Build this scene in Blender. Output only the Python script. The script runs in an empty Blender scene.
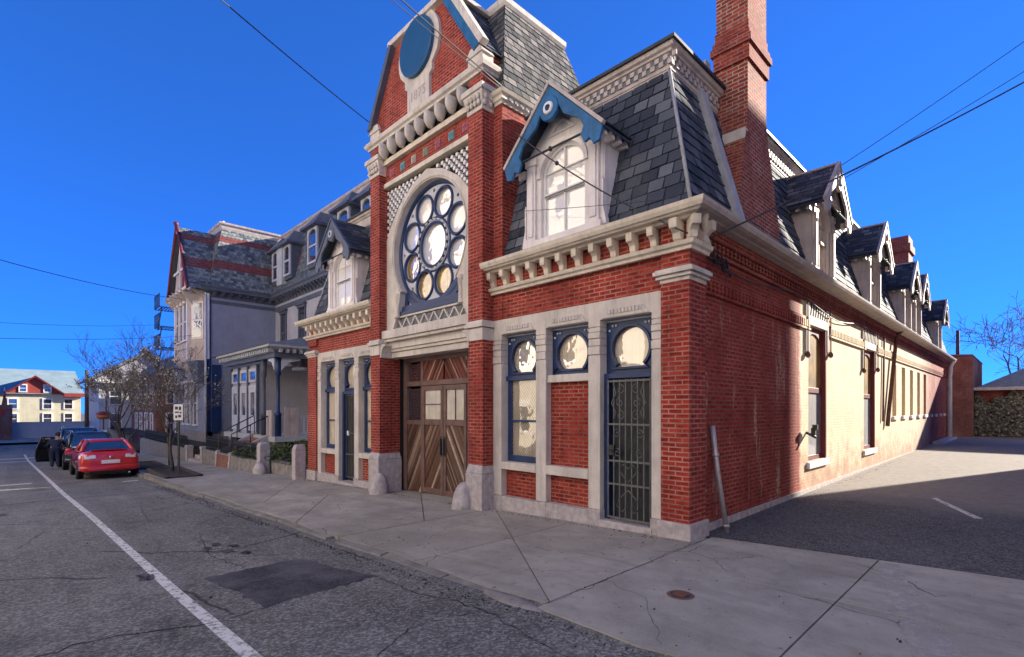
import bpy, bmesh, math, random
from mathutils import Vector, Matrix
from mathutils.geometry import tessellate_polygon
R = math.radians
random.seed(7)
scene = bpy.context.scene
COL = scene.collection

# ------------------------------------------------------------------ mesh builder
class MB:
    def __init__(s, T=None):
        s.bm = bmesh.new()
        s.rnd = s.bm.loops.layers.float_color.new('rnd')
        s.T = T or Matrix()
    def face(s, pts, rnd=None, smooth=False):
        vs = [s.bm.verts.new(s.T @ Vector(p)) for p in pts]
        try:
            f = s.bm.faces.new(vs)
        except ValueError:
            return None
        f.smooth = smooth
        r = random.random() if rnd is None else rnd
        for l in f.loops: l[s.rnd] = (r, r, r, 1)
        return f
    def shared(s, verts, faces, smooth=False, rnd=None):
        vs = [s.bm.verts.new(s.T @ Vector(p)) for p in verts]
        r = random.random() if rnd is None else rnd
        for fc in faces:
            try: f = s.bm.faces.new([vs[i] for i in fc])
            except ValueError: continue
            f.smooth = smooth
            for l in f.loops: l[s.rnd] = (r, r, r, 1)
    def box(s, x0, x1, y0, y1, z0, z1, rnd=None):
        v = [(x0,y0,z0),(x1,y0,z0),(x1,y1,z0),(x0,y1,z0),(x0,y0,z1),(x1,y0,z1),(x1,y1,z1),(x0,y1,z1)]
        s.shared(v, [(0,3,2,1),(4,5,6,7),(0,1,5,4),(1,2,6,5),(2,3,7,6),(3,0,4,7)], rnd=rnd)
    def hexa(s, bot, top, rnd=None):
        v = list(bot)+list(top); n = len(bot)
        s.shared(v, [tuple(range(n-1,-1,-1)), tuple(range(n,2*n))]+[(i,(i+1)%n,n+(i+1)%n,n+i) for i in range(n)], rnd=rnd)
    def loft(s, rings, cap=True, smooth=False, rnd=None):
        n = len(rings[0]); v = [p for r in rings for p in r]; fs = []
        for k in range(len(rings)-1):
            for i in range(n):
                j = (i+1) % n
                fs.append((k*n+i, k*n+j, (k+1)*n+j, (k+1)*n+i))
        if cap:
            fs.append(tuple(range(n-1,-1,-1))); fs.append(tuple((len(rings)-1)*n+i for i in range(n)))
        s.shared(v, fs, smooth=smooth, rnd=rnd)
    def prism(s, poly, fn, d0, d1, rnd=None):
        s.hexa([fn(a,b,d0) for a,b in poly], [fn(a,b,d1) for a,b in poly], rnd=rnd)
    def plate(s, outer, holes, fn, d0, d1, back=True):
        loops = [list(outer)]+[list(h) for h in holes]
        allp = [p for l in loops for p in l]
        tris = tessellate_polygon([[Vector((a,b,0)) for a,b in l] for l in loops])
        n = len(allp)
        v = [fn(a,b,d0) for a,b in allp]+[fn(a,b,d1) for a,b in allp]
        fs = [tuple(t) for t in tris]
        if back: fs += [tuple(n+i for i in reversed(t)) for t in tris]
        o = 0
        for l in loops:
            m = len(l)
            for i in range(m):
                j = (i+1) % m
                fs.append((o+i, o+j, n+o+j, n+o+i))
            o += m
        s.shared(v, fs)
    def tube(s, pts, r, n=6, cap=True):
        pts = [Vector(p) for p in pts]
        rs = r if isinstance(r, (list, tuple)) else [r]*len(pts)
        rings = []; ref = None
        for i, p in enumerate(pts):
            d = (pts[min(i+1, len(pts)-1)]-pts[max(i-1, 0)])
            if d.length < 1e-9: d = Vector((0,0,1))
            d.normalize()
            if ref is None:
                ref = Vector((0,0,1)) if abs(d.z) < .9 else Vector((1,0,0))
            a = d.cross(ref)
            if a.length < 1e-6: a = d.cross(Vector((0,1,0)))
            a.normalize(); b = d.cross(a); ref = -b if False else ref
            rings.append([p+(a*math.cos(2*math.pi*k/n)+b*math.sin(2*math.pi*k/n))*rs[i] for k in range(n)])
        s.loft(rings, cap=cap, smooth=True)
    def lathe(s, prof, c, axis='z', n=16, smooth=True):
        rings = []
        for r, h in prof:
            ring = []
            for k in range(n):
                a = 2*math.pi*k/n; u, w = r*math.cos(a), r*math.sin(a)
                if axis == 'z': q = (c[0]+u, c[1]+w, c[2]+h)
                elif axis == 'y': q = (c[0]+u, c[1]+h, c[2]+w)
                else: q = (c[0]+h, c[1]+u, c[2]+w)
                ring.append(q)
            rings.append(ring)
        s.loft(rings, smooth=smooth)
    def torus(s, c, R0, r, axis='y', n=24, m=6, sx=1.0):
        v = []; fs = []
        for i in range(n):
            a = 2*math.pi*i/n
            for j in range(m):
                b = 2*math.pi*j/m
                rr = R0+r*math.cos(b); h = r*math.sin(b)
                if axis == 'y': v.append((c[0]+rr*math.cos(a), c[1]+h, c[2]+rr*math.sin(a)))
                elif axis == 'x': v.append((c[0]+h, c[1]+rr*math.cos(a), c[2]+rr*math.sin(a)))
                else: v.append((c[0]+rr*math.cos(a), c[1]+rr*math.sin(a), c[2]+h))
        for i in range(n):
            for j in range(m):
                fs.append((i*m+j, ((i+1)%n)*m+j, ((i+1)%n)*m+(j+1)%m, i*m+(j+1)%m))
        s.shared(v, fs, smooth=True)
    def blob(s, c, r, n=8, m=6, jit=0.0, sq=(1,1,1)):
        rings = []
        for i in range(m+1):
            t = math.pi*(.02+.96*i/m)
            rings.append([(c[0]+sq[0]*r*math.sin(t)*math.cos(2*math.pi*k/n)*(1+random.uniform(-jit,jit)),
                           c[1]+sq[1]*r*math.sin(t)*math.sin(2*math.pi*k/n)*(1+random.uniform(-jit,jit)),
                           c[2]-sq[2]*r*math.cos(t)*(1+random.uniform(-jit,jit))) for k in range(n)])
        s.loft(rings, smooth=True)
    def sweep(s, path, prof, side=1, caps=True):
        # path: xy points; profile: (out, z) list; out is to the right of travel (times side)
        P = [Vector((p[0], p[1])) for p in path]; nrm = []
        for i in range(len(P)-1):
            d = (P[i+1]-P[i]).normalized(); nrm.append(Vector((d.y, -d.x))*side)
        rings = []
        for i, p in enumerate(P):
            if i == 0: m = nrm[0]
            elif i == len(P)-1: m = nrm[-1]
            else:
                a, b = nrm[i-1], nrm[i]; m = (a+b)/(1+a.dot(b))
            rings.append([(p.x+m.x*o, p.y+m.y*o, z) for o, z in prof])
        s.loft(rings, cap=caps)

def clip(poly, a, b, c):
    out = []; n = len(poly)
    for i in range(n):
        p, q = poly[i], poly[(i+1) % n]
        dp = a*p[0]+b*p[1]-c; dq = a*q[0]+b*q[1]-c
        if dp <= 0: out.append(p)
        if (dp < 0 < dq) or (dq < 0 < dp):
            t = dp/(dp-dq); out.append((p[0]+t*(q[0]-p[0]), p[1]+t*(q[1]-p[1])))
    return out
def clip_convex(poly, cl):
    area = sum(cl[i][0]*cl[(i+1)%len(cl)][1]-cl[(i+1)%len(cl)][0]*cl[i][1] for i in range(len(cl)))
    c = cl if area > 0 else cl[::-1]
    for i in range(len(c)):
        p, q = c[i], c[(i+1) % len(c)]
        ex, ey = q[0]-p[0], q[1]-p[1]
        a, b = ey, -ex
        poly = clip(poly, a, b, a*p[0]+b*p[1])
        if len(poly) < 3: return []
    return poly

def slates(mb, quad, w=.26, h=.2, t=.012, jit=.012, seed=1, under=True, scallop=False, bands=None):
    """lay overlapping slates on a planar convex polygon (3D, wound so that the first edge is the eave)."""
    rg = random.Random(seed)
    P = [Vector(p) for p in quad]
    u = (P[1]-P[0]).normalized(); n = (P[1]-P[0]).cross(P[2]-P[0]).normalized()
    if n.z < 0: n = -n
    v = n.cross(u).normalized()
    if v.z < 0: v = -v
    O = P[0]
    pl = [((p-O).dot(u), (p-O).dot(v)) for p in P]
    if under: mb.face([p-n*.004 for p in P], rnd=.0)
    x0 = min(p[0] for p in pl); x1 = max(p[0] for p in pl); y1 = max(p[1] for p in pl)
    j = 0; y = -0.02
    while y < y1:
        x = x0 - w*(.5 if j % 2 else 0) - rg.random()*.03
        while x < x1:
            ww = w*(1+rg.uniform(-.12,.12))
            yb = y+rg.uniform(-jit, jit)*.6
            if scallop: sl = [(x+.004,yb+h*.3),(x+ww*.25,yb),(x+ww*.75,yb),(x+ww-.004,yb+h*.3),(x+ww-.004,y+h),(x+.004,y+h)]
            else: sl = [(x+.011,yb),(x+ww-.011,yb+rg.uniform(-jit,jit)*.4),(x+ww-.011,y+h),(x+.011,y+h)]
            c = clip_convex(sl, pl)
            if len(c) >= 3:
                r = rg.random()
                if bands is not None:
                    r = bands((O+u*(x+ww/2)+v*(y+h/2)), r)
                lift = t*(1+rg.uniform(-.3,.5))
                top = []
                for a, b in c:
                    k = max(0, min(1, 1-(b-yb)/h))
                    top.append(O+u*a+v*b+n*(lift*k+.002))
                mb.face(top, rnd=r)
                m = len(c)
                for q in range(m):
                    a0, a1 = c[q], c[(q+1) % m]
                    if abs(a0[1]-yb) < h*.34 and abs(a1[1]-yb) < h*.34 and abs(a1[0]-a0[0]) > .02:
                        mb.face([top[q], top[(q+1)%m], O+u*a1[0]+v*a1[1]-n*.003, O+u*a0[0]+v*a0[1]-n*.003], rnd=r*.6)
            x += ww
        y += h; j += 1

def build(mb, name, mat, parent=None, bevel=0, uvscale=1.0, local=False, recalc=True):
    bm = mb.bm
    if recalc: bmesh.ops.recalc_face_normals(bm, faces=bm.faces[:])
    uv = bm.loops.layers.uv.new('UVMap'); Z = Vector((0,0,1))
    for f in bm.faces:
        n = f.normal
        t = Z.cross(n)
        if t.length < .05: t = Vector((1,0,0)); b = Vector((0,1,0))
        else:
            t.normalize()
            # one direction for opposite faces so that courses run on round a corner
            if abs(t.x) >= abs(t.y):
                if t.x < 0: t = -t
            elif t.y < 0: t = -t
            b = n.cross(t)
            if b.z < 0: b = -b
        for l in f.loops:
            co = l.vert.co; l[uv].uv = (co.dot(t)*uvscale, co.dot(b)*uvscale)
    if parent is not None and not local:
        p = parent
        off = Vector((0,0,0))
        while p is not None:
            off += p.location; p = p.parent
        bmesh.ops.translate(bm, verts=bm.verts[:], vec=-off)
    me = bpy.data.meshes.new(name); bm.to_mesh(me); bm.free()
    me.materials.append(mat)
    o = bpy.data.objects.new(name, me); COL.objects.link(o)
    if parent is not None: o.parent = parent
    if bevel:
        md = o.modifiers.new('bevel', 'BEVEL'); md.width = bevel; md.segments = 2; md.limit_method = 'ANGLE'; md.angle_limit = R(40)
    return o
def thing(name, loc, label, cat, group=None, rz=0):
    o = bpy.data.objects.new(name, None); COL.objects.link(o)
    o.location = loc; o.rotation_euler = (0,0,rz); o.empty_display_size = .2
    tag(o, label, cat, group); return o
def tag(o, label, cat, group=None):
    o['label'] = label; o['category'] = cat
    if group: o['group'] = group
    return o
def single(mb, name, mat, label, cat, loc=(0,0,0), group=None, bevel=0):
    """a thing that is one mesh, with its origin at its base"""
    bmesh.ops.translate(mb.bm, verts=mb.bm.verts[:], vec=-Vector(loc))
    o = build(mb, name, mat, None, bevel); o.location = loc
    return tag(o, label, cat, group)
def struct(mb, name, mat, kind='structure'):
    o = build(mb, name, mat); o['kind'] = kind; return o
def XZ(y=0, s=1): return lambda a, b, d: (a, y+d, b)
def YZ(x=0): return lambda a, b, d: (x+d, a, b)

# ------------------------------------------------------------------ materials
class N:
    def __init__(s, name):
        m = bpy.data.materials.new(name); m.use_nodes = True; s.m = m; s.t = m.node_tree
        s.bs = s.t.nodes['Principled BSDF']; s.tc = s.new('ShaderNodeTexCoord')
    def new(s, k, **kw):
        n = s.t.nodes.new(k)
        for a, b in kw.items(): setattr(n, a, b)
        return n
    def link(s, a, b): s.t.links.new(a, b)
    def noise(s, scale, detail=4, rough=.55, co=None, w=None):
        n = s.new('ShaderNodeTexNoise'); n.inputs['Scale'].default_value = scale
        n.inputs['Detail'].default_value = detail; n.inputs['Roughness'].default_value = rough
        s.link(co or s.tc.outputs['Object'], n.inputs['Vector']); return n.outputs['Fac']
    def ramp(s, fac, stops):
        n = s.new('ShaderNodeValToRGB'); e = n.color_ramp.elements
        while len(e) < len(stops): e.new(.5)
        for i, (p, c) in enumerate(stops):
            e[i].position = p
            e[i].color = (c, c, c, 1) if isinstance(c, (int, float)) else (*c, 1)
        s.link(fac, n.inputs['Fac']); return n.outputs['Color']
    def mix(s, fac, a, b, mode='MIX'):
        n = s.new('ShaderNodeMix', data_type='RGBA', blend_type=mode)
        for inp, val in ((n.inputs[0], fac), (n.inputs[6], a), (n.inputs[7], b)):
            if isinstance(val, (int, float)): inp.default_value = val
            elif isinstance(val, tuple): inp.default_value = (*val, 1) if len(val) == 3 else val
            else: s.link(val, inp)
        return n.outputs[2]
    def math(s, op, a, b=0.0, cl=False):
        n = s.new('ShaderNodeMath', operation=op); n.use_clamp = cl
        for i, val in enumerate((a, b)):
            if isinstance(val, (int, float)): n.inputs[i].default_value = val
            else: s.link(val, n.inputs[i])
        return n.outputs[0]
    def map(s, v, a, b, c=0.0, d=1.0):
        n = s.new('ShaderNodeMapRange'); s.link(v, n.inputs[0])
        for i, x in enumerate((a, b, c, d)): n.inputs[1+i].default_value = x
        return n.outputs[0]
    def scaled(s, co, sc):
        n = s.new('ShaderNodeMapping'); s.link(co, n.inputs[0]); n.inputs['Scale'].default_value = sc; return n.outputs[0]
    def bump(s, h, strength=.3, dist=.01, prev=None):
        n = s.new('ShaderNodeBump'); n.inputs['Strength'].default_value = strength; n.inputs['Distance'].default_value = dist
        s.link(h, n.inputs['Height'])
        if prev is not None: s.link(prev, n.inputs['Normal'])
        return n.outputs[0]
    def done(s, col=None, rough=.7, spec=.3, metal=0, normal=None, coat=0):
        b = s.bs
        if col is not None:
            if isinstance(col, tuple): b.inputs['Base Color'].default_value = (*col, 1)
            else: s.link(col, b.inputs['Base Color'])
        if isinstance(rough, (int, float)): b.inputs['Roughness'].default_value = rough
        else: s.link(rough, b.inputs['Roughness'])
        b.inputs['Specular IOR Level'].default_value = spec
        b.inputs['Metallic'].default_value = metal
        b.inputs['Coat Weight'].default_value = coat; b.inputs['Coat Roughness'].default_value = .04
        if normal is not None: s.link(normal, b.inputs['Normal'])
        return s.m

def sc(c, k): return tuple(min(1, x*k) for x in c)
def plain(name, col, rough=.6, var=.25, scale=3.0, bump=.15, bscale=60, spec=.3, metal=0, dirt=.35, coat=0, streak=False):
    n = N(name)
    f = n.noise(scale, 6, .6)
    c = n.mix(n.map(f, .3, .7), sc(col, 1-var), sc(col, 1+var*.6))
    if streak:
        g = n.noise(1.0, 5, .6, n.scaled(n.tc.outputs['Object'], (9, 9, .7)))
        c = n.mix(n.math('MULTIPLY', n.map(g, .5, .75), dirt), c, sc(col, .45))
    g2 = n.noise(scale*7, 4, .7)
    c = n.mix(n.math('MULTIPLY', n.map(g2, .55, .8), dirt), c, sc(col, .55))
    nb = n.bump(n.noise(bscale, 3), bump, .004) if bump else None
    return n.done(c, rough, spec, metal, nb, coat)

def brick_mat(name, c1, c2, mort, overlay=None, dirt=.3, bw=.205, bh=.0667, ms=.011, sat=1.0):
    n = N(name); uv = n.tc.outputs['UV']; ob = n.tc.outputs['Object']
    b = n.new('ShaderNodeTexBrick'); n.link(uv, b.inputs['Vector'])
    b.inputs['Scale'].default_value = 1; b.inputs['Brick Width'].default_value = bw; b.inputs['Row Height'].default_value = bh
    b.inputs['Mortar Size'].default_value = ms; b.inputs['Mortar Smooth'].default_value = .25; b.inputs['Bias'].default_value = -.15
    b.inputs['Color1'].default_value = (*c1, 1); b.inputs['Color2'].default_value = (*c2, 1)
    mo = n.mix(n.map(n.noise(1.3, 5, .65), .38, .66), sc(mort, .55), sc(mort, 1.25))
    n.link(mo, b.inputs['Mortar'])
    col = b.outputs['Color']
    pb = n.noise(1.0, 1, .5, n.scaled(uv, (5.2, 14.5, 1)))
    fm = n.math('SUBTRACT', 1.0, b.outputs['Fac'])
    col = n.mix(n.math('MULTIPLY', n.math('MULTIPLY', n.map(pb, .56, .68), fm), .65), col, sc(c2, .42))
    col = n.mix(n.math('MULTIPLY', n.math('MULTIPLY', n.map(pb, .44, .34), fm), .40), col, (min(1,c1[0]*1.25), c1[1]*2.1, c1[2]*2.2))
    f = n.map(n.noise(.9, 7, .62), .34, .68)
    col = n.mix(n.math('MULTIPLY', f, .42), col, sc(c2, .55))
    f2 = n.map(n.noise(6, 5, .7), .55, .74)
    col = n.mix(n.math('MULTIPLY', f2, dirt), col, sc(mort, .9))
    grime = n.noise(1, 5, .6, n.scaled(ob, (5, 5, .5)))
    col = n.mix(n.math('MULTIPLY', n.map(grime, .54, .72), .30), col, sc(c2, .3))
    h = b.outputs['Fac']
    if overlay:
        col = overlay(n, col)
    nb = n.bump(n.math('SUBTRACT', 1.0, h), .6, .006)
    nb = n.bump(n.noise(55, 3), .25, .004, nb)
    return n.done(col, .82, .2, 0, nb)

def attr_mat(name, stops, rough=.55, spec=.4, noise=.35, scale=12, bump=.3):
    n = N(name); a = n.new('ShaderNodeAttribute'); a.attribute_name = 'rnd'
    c = n.ramp(a.outputs['Fac'], stops)
    f = n.map(n.noise(scale, 5, .65), .3, .7)
    c = n.mix(n.math('MULTIPLY', f, noise), c, n.mix(1.0, c, (.45,.45,.48), 'MULTIPLY'))
    f2 = n.map(n.noise(1.3, 5, .6), .5, .75)
    c = n.mix(n.math('MULTIPLY', f2, .25), c, (.2,.19,.17))
    return n.done(c, rough, spec, 0, n.bump(n.noise(35, 4, .7), bump, .006))

def sunlit_cream_and_drips(n, col):
    """sunlight painted in as cream: whole on the middle length of the wall, ragged towards the ground and both ends, drips elsewhere"""
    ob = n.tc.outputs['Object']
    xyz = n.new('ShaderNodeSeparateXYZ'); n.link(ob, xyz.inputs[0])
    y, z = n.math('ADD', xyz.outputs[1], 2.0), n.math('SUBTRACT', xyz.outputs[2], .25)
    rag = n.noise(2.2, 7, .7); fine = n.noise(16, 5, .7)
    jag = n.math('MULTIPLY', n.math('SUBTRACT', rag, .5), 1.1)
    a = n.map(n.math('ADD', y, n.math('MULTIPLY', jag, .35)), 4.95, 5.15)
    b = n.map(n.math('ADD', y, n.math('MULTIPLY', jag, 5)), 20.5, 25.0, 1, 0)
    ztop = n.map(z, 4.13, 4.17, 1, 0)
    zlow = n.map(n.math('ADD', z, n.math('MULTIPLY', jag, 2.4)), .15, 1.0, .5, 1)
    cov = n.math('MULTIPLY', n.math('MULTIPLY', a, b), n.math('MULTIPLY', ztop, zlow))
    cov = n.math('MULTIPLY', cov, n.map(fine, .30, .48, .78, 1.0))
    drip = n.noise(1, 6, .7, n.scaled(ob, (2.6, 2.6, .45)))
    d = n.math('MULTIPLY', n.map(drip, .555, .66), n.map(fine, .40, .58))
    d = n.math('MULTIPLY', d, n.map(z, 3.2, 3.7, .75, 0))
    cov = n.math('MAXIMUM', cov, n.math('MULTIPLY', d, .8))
    return n.mix(cov, col, n.mix(n.map(rag, .35, .65), (.62,.50,.34), (.76,.64,.46)))  # cream tone stands in for sun on the brick; drips are pale residue

MAT = {}
def mats():
    M = MAT
    M['brick'] = brick_mat('red_brick', (.40,.044,.028), (.20,.018,.013), (.44,.20,.15))
    M['brick_dark'] = brick_mat('weathered_brick', (.36,.045,.028), (.22,.028,.02), (.33,.20,.16), dirt=.5)
    M['brick_side'] = brick_mat('side_brick', (.36,.040,.026), (.24,.026,.018), (.34,.15,.11), overlay=sunlit_cream_and_drips)
    M['brick_chimney'] = brick_mat('chimney_brick', (.40,.06,.035), (.20,.035,.025), (.46,.36,.28), dirt=.6)
    M['brick_far'] = brick_mat('brown_brick', (.30,.09,.06), (.2,.06,.045), (.35,.25,.2))
    M['stone'] = plain('painted_stone', (.64,.58,.51), .65, .2, 2.2, .2, 45, dirt=.55, streak=True)
    M['cream'] = plain('cream_cornice_paint', (.70,.62,.50), .55, .18, 2.5, .15, 40, dirt=.5, streak=True)
    M['granite'] = plain('granite', (.48,.43,.42), .8, .3, 9, .4, 90, dirt=.45, streak=True)
    M['granite_rough'] = plain('rough_granite', (.27,.25,.235), .85, .4, 5, .6, 40, dirt=.6, streak=True)
    M['kerb'] = plain('kerb_concrete', (.23,.215,.19), .88, .4, 3, .6, 40, dirt=.6)
    M['trim_grey'] = plain('pale_wood_paint', (.78,.72,.69), .5, .14, 3, .1, 30, dirt=.35, streak=True)
    M['trim_tan'] = plain('worn_tan_paint', (.52,.45,.41), .6, .22, 3, .12, 30, dirt=.5, streak=True)
    M['navy'] = plain('navy_wood_paint', (.013,.036,.115), .4, .3, 4, .08, 30, .45, dirt=.3)
    M['blue'] = plain('bright_blue_paint', (.016,.13,.31), .5, .4, 4, .15, 40, .35, dirt=.6, streak=True)
    M['blue_disk'] = plain('dark_blue_disc_paint', (.012,.085,.20), .4, .15, 2, .03, 30, .4, dirt=.1)
    M['pale_field'] = plain('pale_blue_grey_paint', (.55,.56,.62), .5, .15, 4, .05, 30, dirt=.2)
    M['slate'] = attr_mat('blue_grey_slate', [(0,(.034,.041,.058)),(.5,(.062,.073,.098)),(.8,(.10,.113,.14)),(1,(.17,.182,.205))], .8, .2, .3, 14, .5)
    M['slate_far'] = attr_mat('banded_slate', [(0,(.075,.09,.10)),(.30,(.16,.185,.195)),(.66,(.28,.305,.30)),(.80,(.28,.305,.30)),(.82,(.28,.07,.065)),(1,(.19,.055,.055))], .75, .2, noise=.3)
    M['wood_door'] = attr_mat('weathered_door_plank', [(0,(.075,.034,.022)),(.5,(.14,.072,.046)),(.8,(.21,.125,.08)),(.93,(.32,.22,.16)),(1,(.50,.40,.31))], .7, .25, .45, 9, .3)
    M['wood_red'] = attr_mat('red_stained_plank', [(0,(.07,.018,.014)),(.6,(.17,.04,.028)),(.88,(.22,.07,.05)),(1,(.4,.25,.19))], .65, .25, .4, 9, .3)
    M['wood_frame'] = plain('brown_door_frame', (.17,.10,.085), .55, .3, 5, .2, 30, dirt=.4, streak=True)
    M['maroon'] = plain('maroon_wood_paint', (.16,.028,.03), .5, .25, 4, .1, 30, dirt=.3)
    M['grey_board'] = plain('grey_board_paint', (.16,.17,.185), .6, .2, 4, .1, 30, dirt=.3)
    M['iron'] = plain('black_iron', (.028,.030,.033), .5, .3, 10, .1, 60, .5, dirt=.3)
    M['iron_gate'] = plain('weathered_gate_iron', (.13,.13,.125), .5, .3, 10, .1, 60, .5, dirt=.3)
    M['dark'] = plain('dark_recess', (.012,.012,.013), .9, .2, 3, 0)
    M['black'] = plain('black_rubber', (.015,.015,.016), .8, .2, 8, .1)
    M['white'] = plain('white_paint', (.8,.78,.75), .5, .08, 5, .05, 40, dirt=.15)
    M['galv'] = plain('galvanised_pipe', (.50,.47,.47), .5, .2, 12, .05, 40, .5, .5, dirt=.3)
    M['wire'] = plain('grey_cable', (.05,.05,.055), .6, .2, 8, 0)
    M['rust'] = plain('rusty_brown_pipe', (.20,.10,.07), .7, .3, 10, .2, 50, dirt=.5)
    M['lead'] = plain('lead_flashing', (.36,.36,.38), .6, .25, 4, .1, 30, dirt=.4)
    M['tile_pink'] = plain('rose_glazed_tile', (.42,.12,.17), .3, .4, 22, .2, 40, .5)
    M['tile_teal'] = plain('teal_glazed_tile', (.13,.33,.36), .3, .4, 22, .2, 40, .5)
    M['tile_pale'] = plain('pale_glazed_tile', (.45,.40,.34), .3, .4, 22, .2, 40, .5)
    M['tile_green'] = plain('sage_glazed_tile', (.26,.30,.20), .3, .4, 22, .2, 40, .5)
    # glass: old sheet glass with bright reflections painted into the pale panes, also reflecting the street
    def glass(name, back, refl, var=.2, wav=.012):
        n = N(name); f = n.map(n.noise(2.5, 4), .35, .65)
        upright_bands = n.noise(1, 3, .5, n.scaled(n.tc.outputs['Object'], (11, 11, .5)))
        f = n.math('MULTIPLY', f, n.map(upright_bands, .36, .58, .25, 1))
        c = n.mix(f, sc(back, 1-var*1.3), back)
        n.done(c, .7, .2)
        g = n.new('ShaderNodeBsdfGlossy'); g.inputs['Roughness'].default_value = .015; g.inputs['Color'].default_value = (.95,.95,.95,1)
        bp = n.bump(n.noise(3.2, 2), .5, wav); n.link(bp, g.inputs['Normal'])
        lw = n.new('ShaderNodeLayerWeight'); lw.inputs['Blend'].default_value = .35
        mx = n.new('ShaderNodeMixShader'); n.link(n.map(lw.outputs['Fresnel'], 0, 1, refl, max(refl, refl*1.6+.1)), mx.inputs[0])
        n.link(n.bs.outputs[0], mx.inputs[1]); n.link(g.outputs[0], mx.inputs[2])
        out = n.t.nodes['Material Output']; n.link(mx.outputs[0], out.inputs['Surface']); return n.m
    M['pane'] = glass('pane_reflected_cream', (.86,.72,.50), .28, .28, .006)
    M['pane_white'] = glass('pane_reflected_white', (.92,.89,.86), .20, .08, .004)
    M['pane_amber'] = glass('pane_amber_wood_behind', (.70,.45,.14), .25, .5)
    M['pane_dark'] = glass('pane_dark_room', (.03,.035,.045), .25)
    M['carglass'] = glass('tinted_car_glass', (.015,.03,.035), .22, .2, .0)
    # ground
    n = N('asphalt'); ob = n.tc.outputs['Object']
    vo = n.new('ShaderNodeTexVoronoi'); vo.inputs['Scale'].default_value = 48; n.link(ob, vo.inputs['Vector'])
    f = n.map(n.noise(.35, 6, .6), .35, .65); fine = n.noise(90, 3, .7)
    c = n.mix(f, (.115,.112,.098), (.19,.185,.163))
    c = n.mix(n.map(vo.outputs['Color'], .45, .95), n.mix(n.map(vo.outputs['Color'], .0, .35, .55, 0), c, (.03,.03,.032)), n.mix(.6, c, (.48,.465,.43)))
    c = n.mix(n.math('MULTIPLY', n.map(n.noise(2.2, 6, .7), .52, .72), .6), c, (.045,.042,.046))
    c = n.mix(n.math('MULTIPLY', n.map(n.noise(9, 5, .7), .60, .72), .45), c, (.03,.028,.03))
    tr = n.new('ShaderNodeSeparateXYZ'); n.link(ob, tr.inputs[0])
    tw = n.noise(1.0, 5, .6, n.scaled(ob, (.05, 1.6, 1)))
    c = n.mix(n.math('MULTIPLY', n.map(tw, .45, .68), .5), c, n.mix(1.0, c, (.62,.6,.62), 'MULTIPLY'))
    cr = n.new('ShaderNodeTexVoronoi', feature='DISTANCE_TO_EDGE'); cr.inputs['Scale'].default_value = .38
    wob = n.new('ShaderNodeMix', data_type='RGBA'); wob.inputs[0].default_value = .22
    nc = n.new('ShaderNodeTexNoise'); nc.inputs['Scale'].default_value = 1.6; nc.inputs['Detail'].default_value = 6; n.link(ob, nc.inputs['Vector'])
    n.link(ob, wob.inputs[6]); n.link(nc.outputs['Color'], wob.inputs[7]); n.link(wob.outputs[2], cr.inputs['Vector'])
    crk = n.math('MULTIPLY', n.map(cr.outputs['Distance'], .002, .009, 1, 0), n.map(n.noise(.5, 3), .44, .52))
    c = n.mix(n.math('MULTIPLY', crk, .8), c, (.02,.019,.02))
    nb = n.bump(vo.outputs['Distance'], .55, .006); nb = n.bump(fine, .4, .004, nb)
    M['asphalt'] = n.done(c, .88, .25, 0, nb)
    n = N('lot_asphalt'); ob = n.tc.outputs['Object']
    vo = n.new('ShaderNodeTexVoronoi'); vo.inputs['Scale'].default_value = 55; n.link(ob, vo.inputs['Vector'])
    c = n.mix(n.map(n.noise(.5, 6, .6), .35, .65), (.036,.035,.038), (.078,.075,.078))
    c = n.mix(n.map(vo.outputs['Color'], .2, .95), c, n.mix(.6, c, (.30,.29,.29)))
    c = n.mix(n.math('MULTIPLY', n.map(n.noise(3, 6, .7), .55, .7), .5), c, (.02,.02,.022))
    sx = n.new('ShaderNodeSeparateXYZ'); n.link(ob, sx.inputs[0])
    wob = n.math('MULTIPLY', n.math('SUBTRACT', n.noise(.8, 4), .5), 2.5)
    lit_back = n.map(n.math('ADD', sx.outputs[1], wob), 4.6, 6.4)          # sunlight on the lot further back, painted in as a paler tone
    c = n.mix(n.math('MULTIPLY', lit_back, .85), c, n.mix(n.map(n.noise(6, 5, .7), .3, .7), (.20,.175,.155), (.30,.27,.24)))
    M['lot'] = n.done(c, .9, .2, 0, n.bump(vo.outputs['Distance'], .5, .008))
    n = N('patch_asphalt')
    vo = n.new('ShaderNodeTexVoronoi'); vo.inputs['Scale'].default_value = 60; n.link(n.tc.outputs['Object'], vo.inputs['Vector'])
    c = n.mix(n.map(n.noise(1.6, 7, .7), .42, .66), (.028,.027,.030), (.105,.10,.104))
    c = n.mix(n.map(vo.outputs['Color'], .3, 1), c, n.mix(.35, c, (.2,.19,.19)))
    M['patch'] = n.done(c, .85, .3, 0, n.bump(vo.outputs['Distance'], .5, .006))
    n = N('sidewalk_concrete'); a = n.new('ShaderNodeAttribute'); a.attribute_name = 'rnd'
    c = n.ramp(a.outputs['Fac'], [(0,(.375,.345,.29)),(1,(.46,.425,.36))])
    c = n.mix(n.math('MULTIPLY', n.map(n.noise(.9, 7, .68), .38, .64), .75), c, (.235,.218,.18))
    c = n.mix(n.math('MULTIPLY', n.map(n.noise(4, 7, .72), .54, .72), .5), c, (.17,.157,.13))
    c = n.mix(n.math('MULTIPLY', n.map(n.noise(45, 3, .7), .5, .75), .4), c, (.50,.47,.41))
    c = n.mix(n.math('MULTIPLY', n.map(n.noise(1.6, 5, .6), .62, .72), .5), c, (.25,.20,.14))
    ob = n.tc.outputs['Object']
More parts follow.
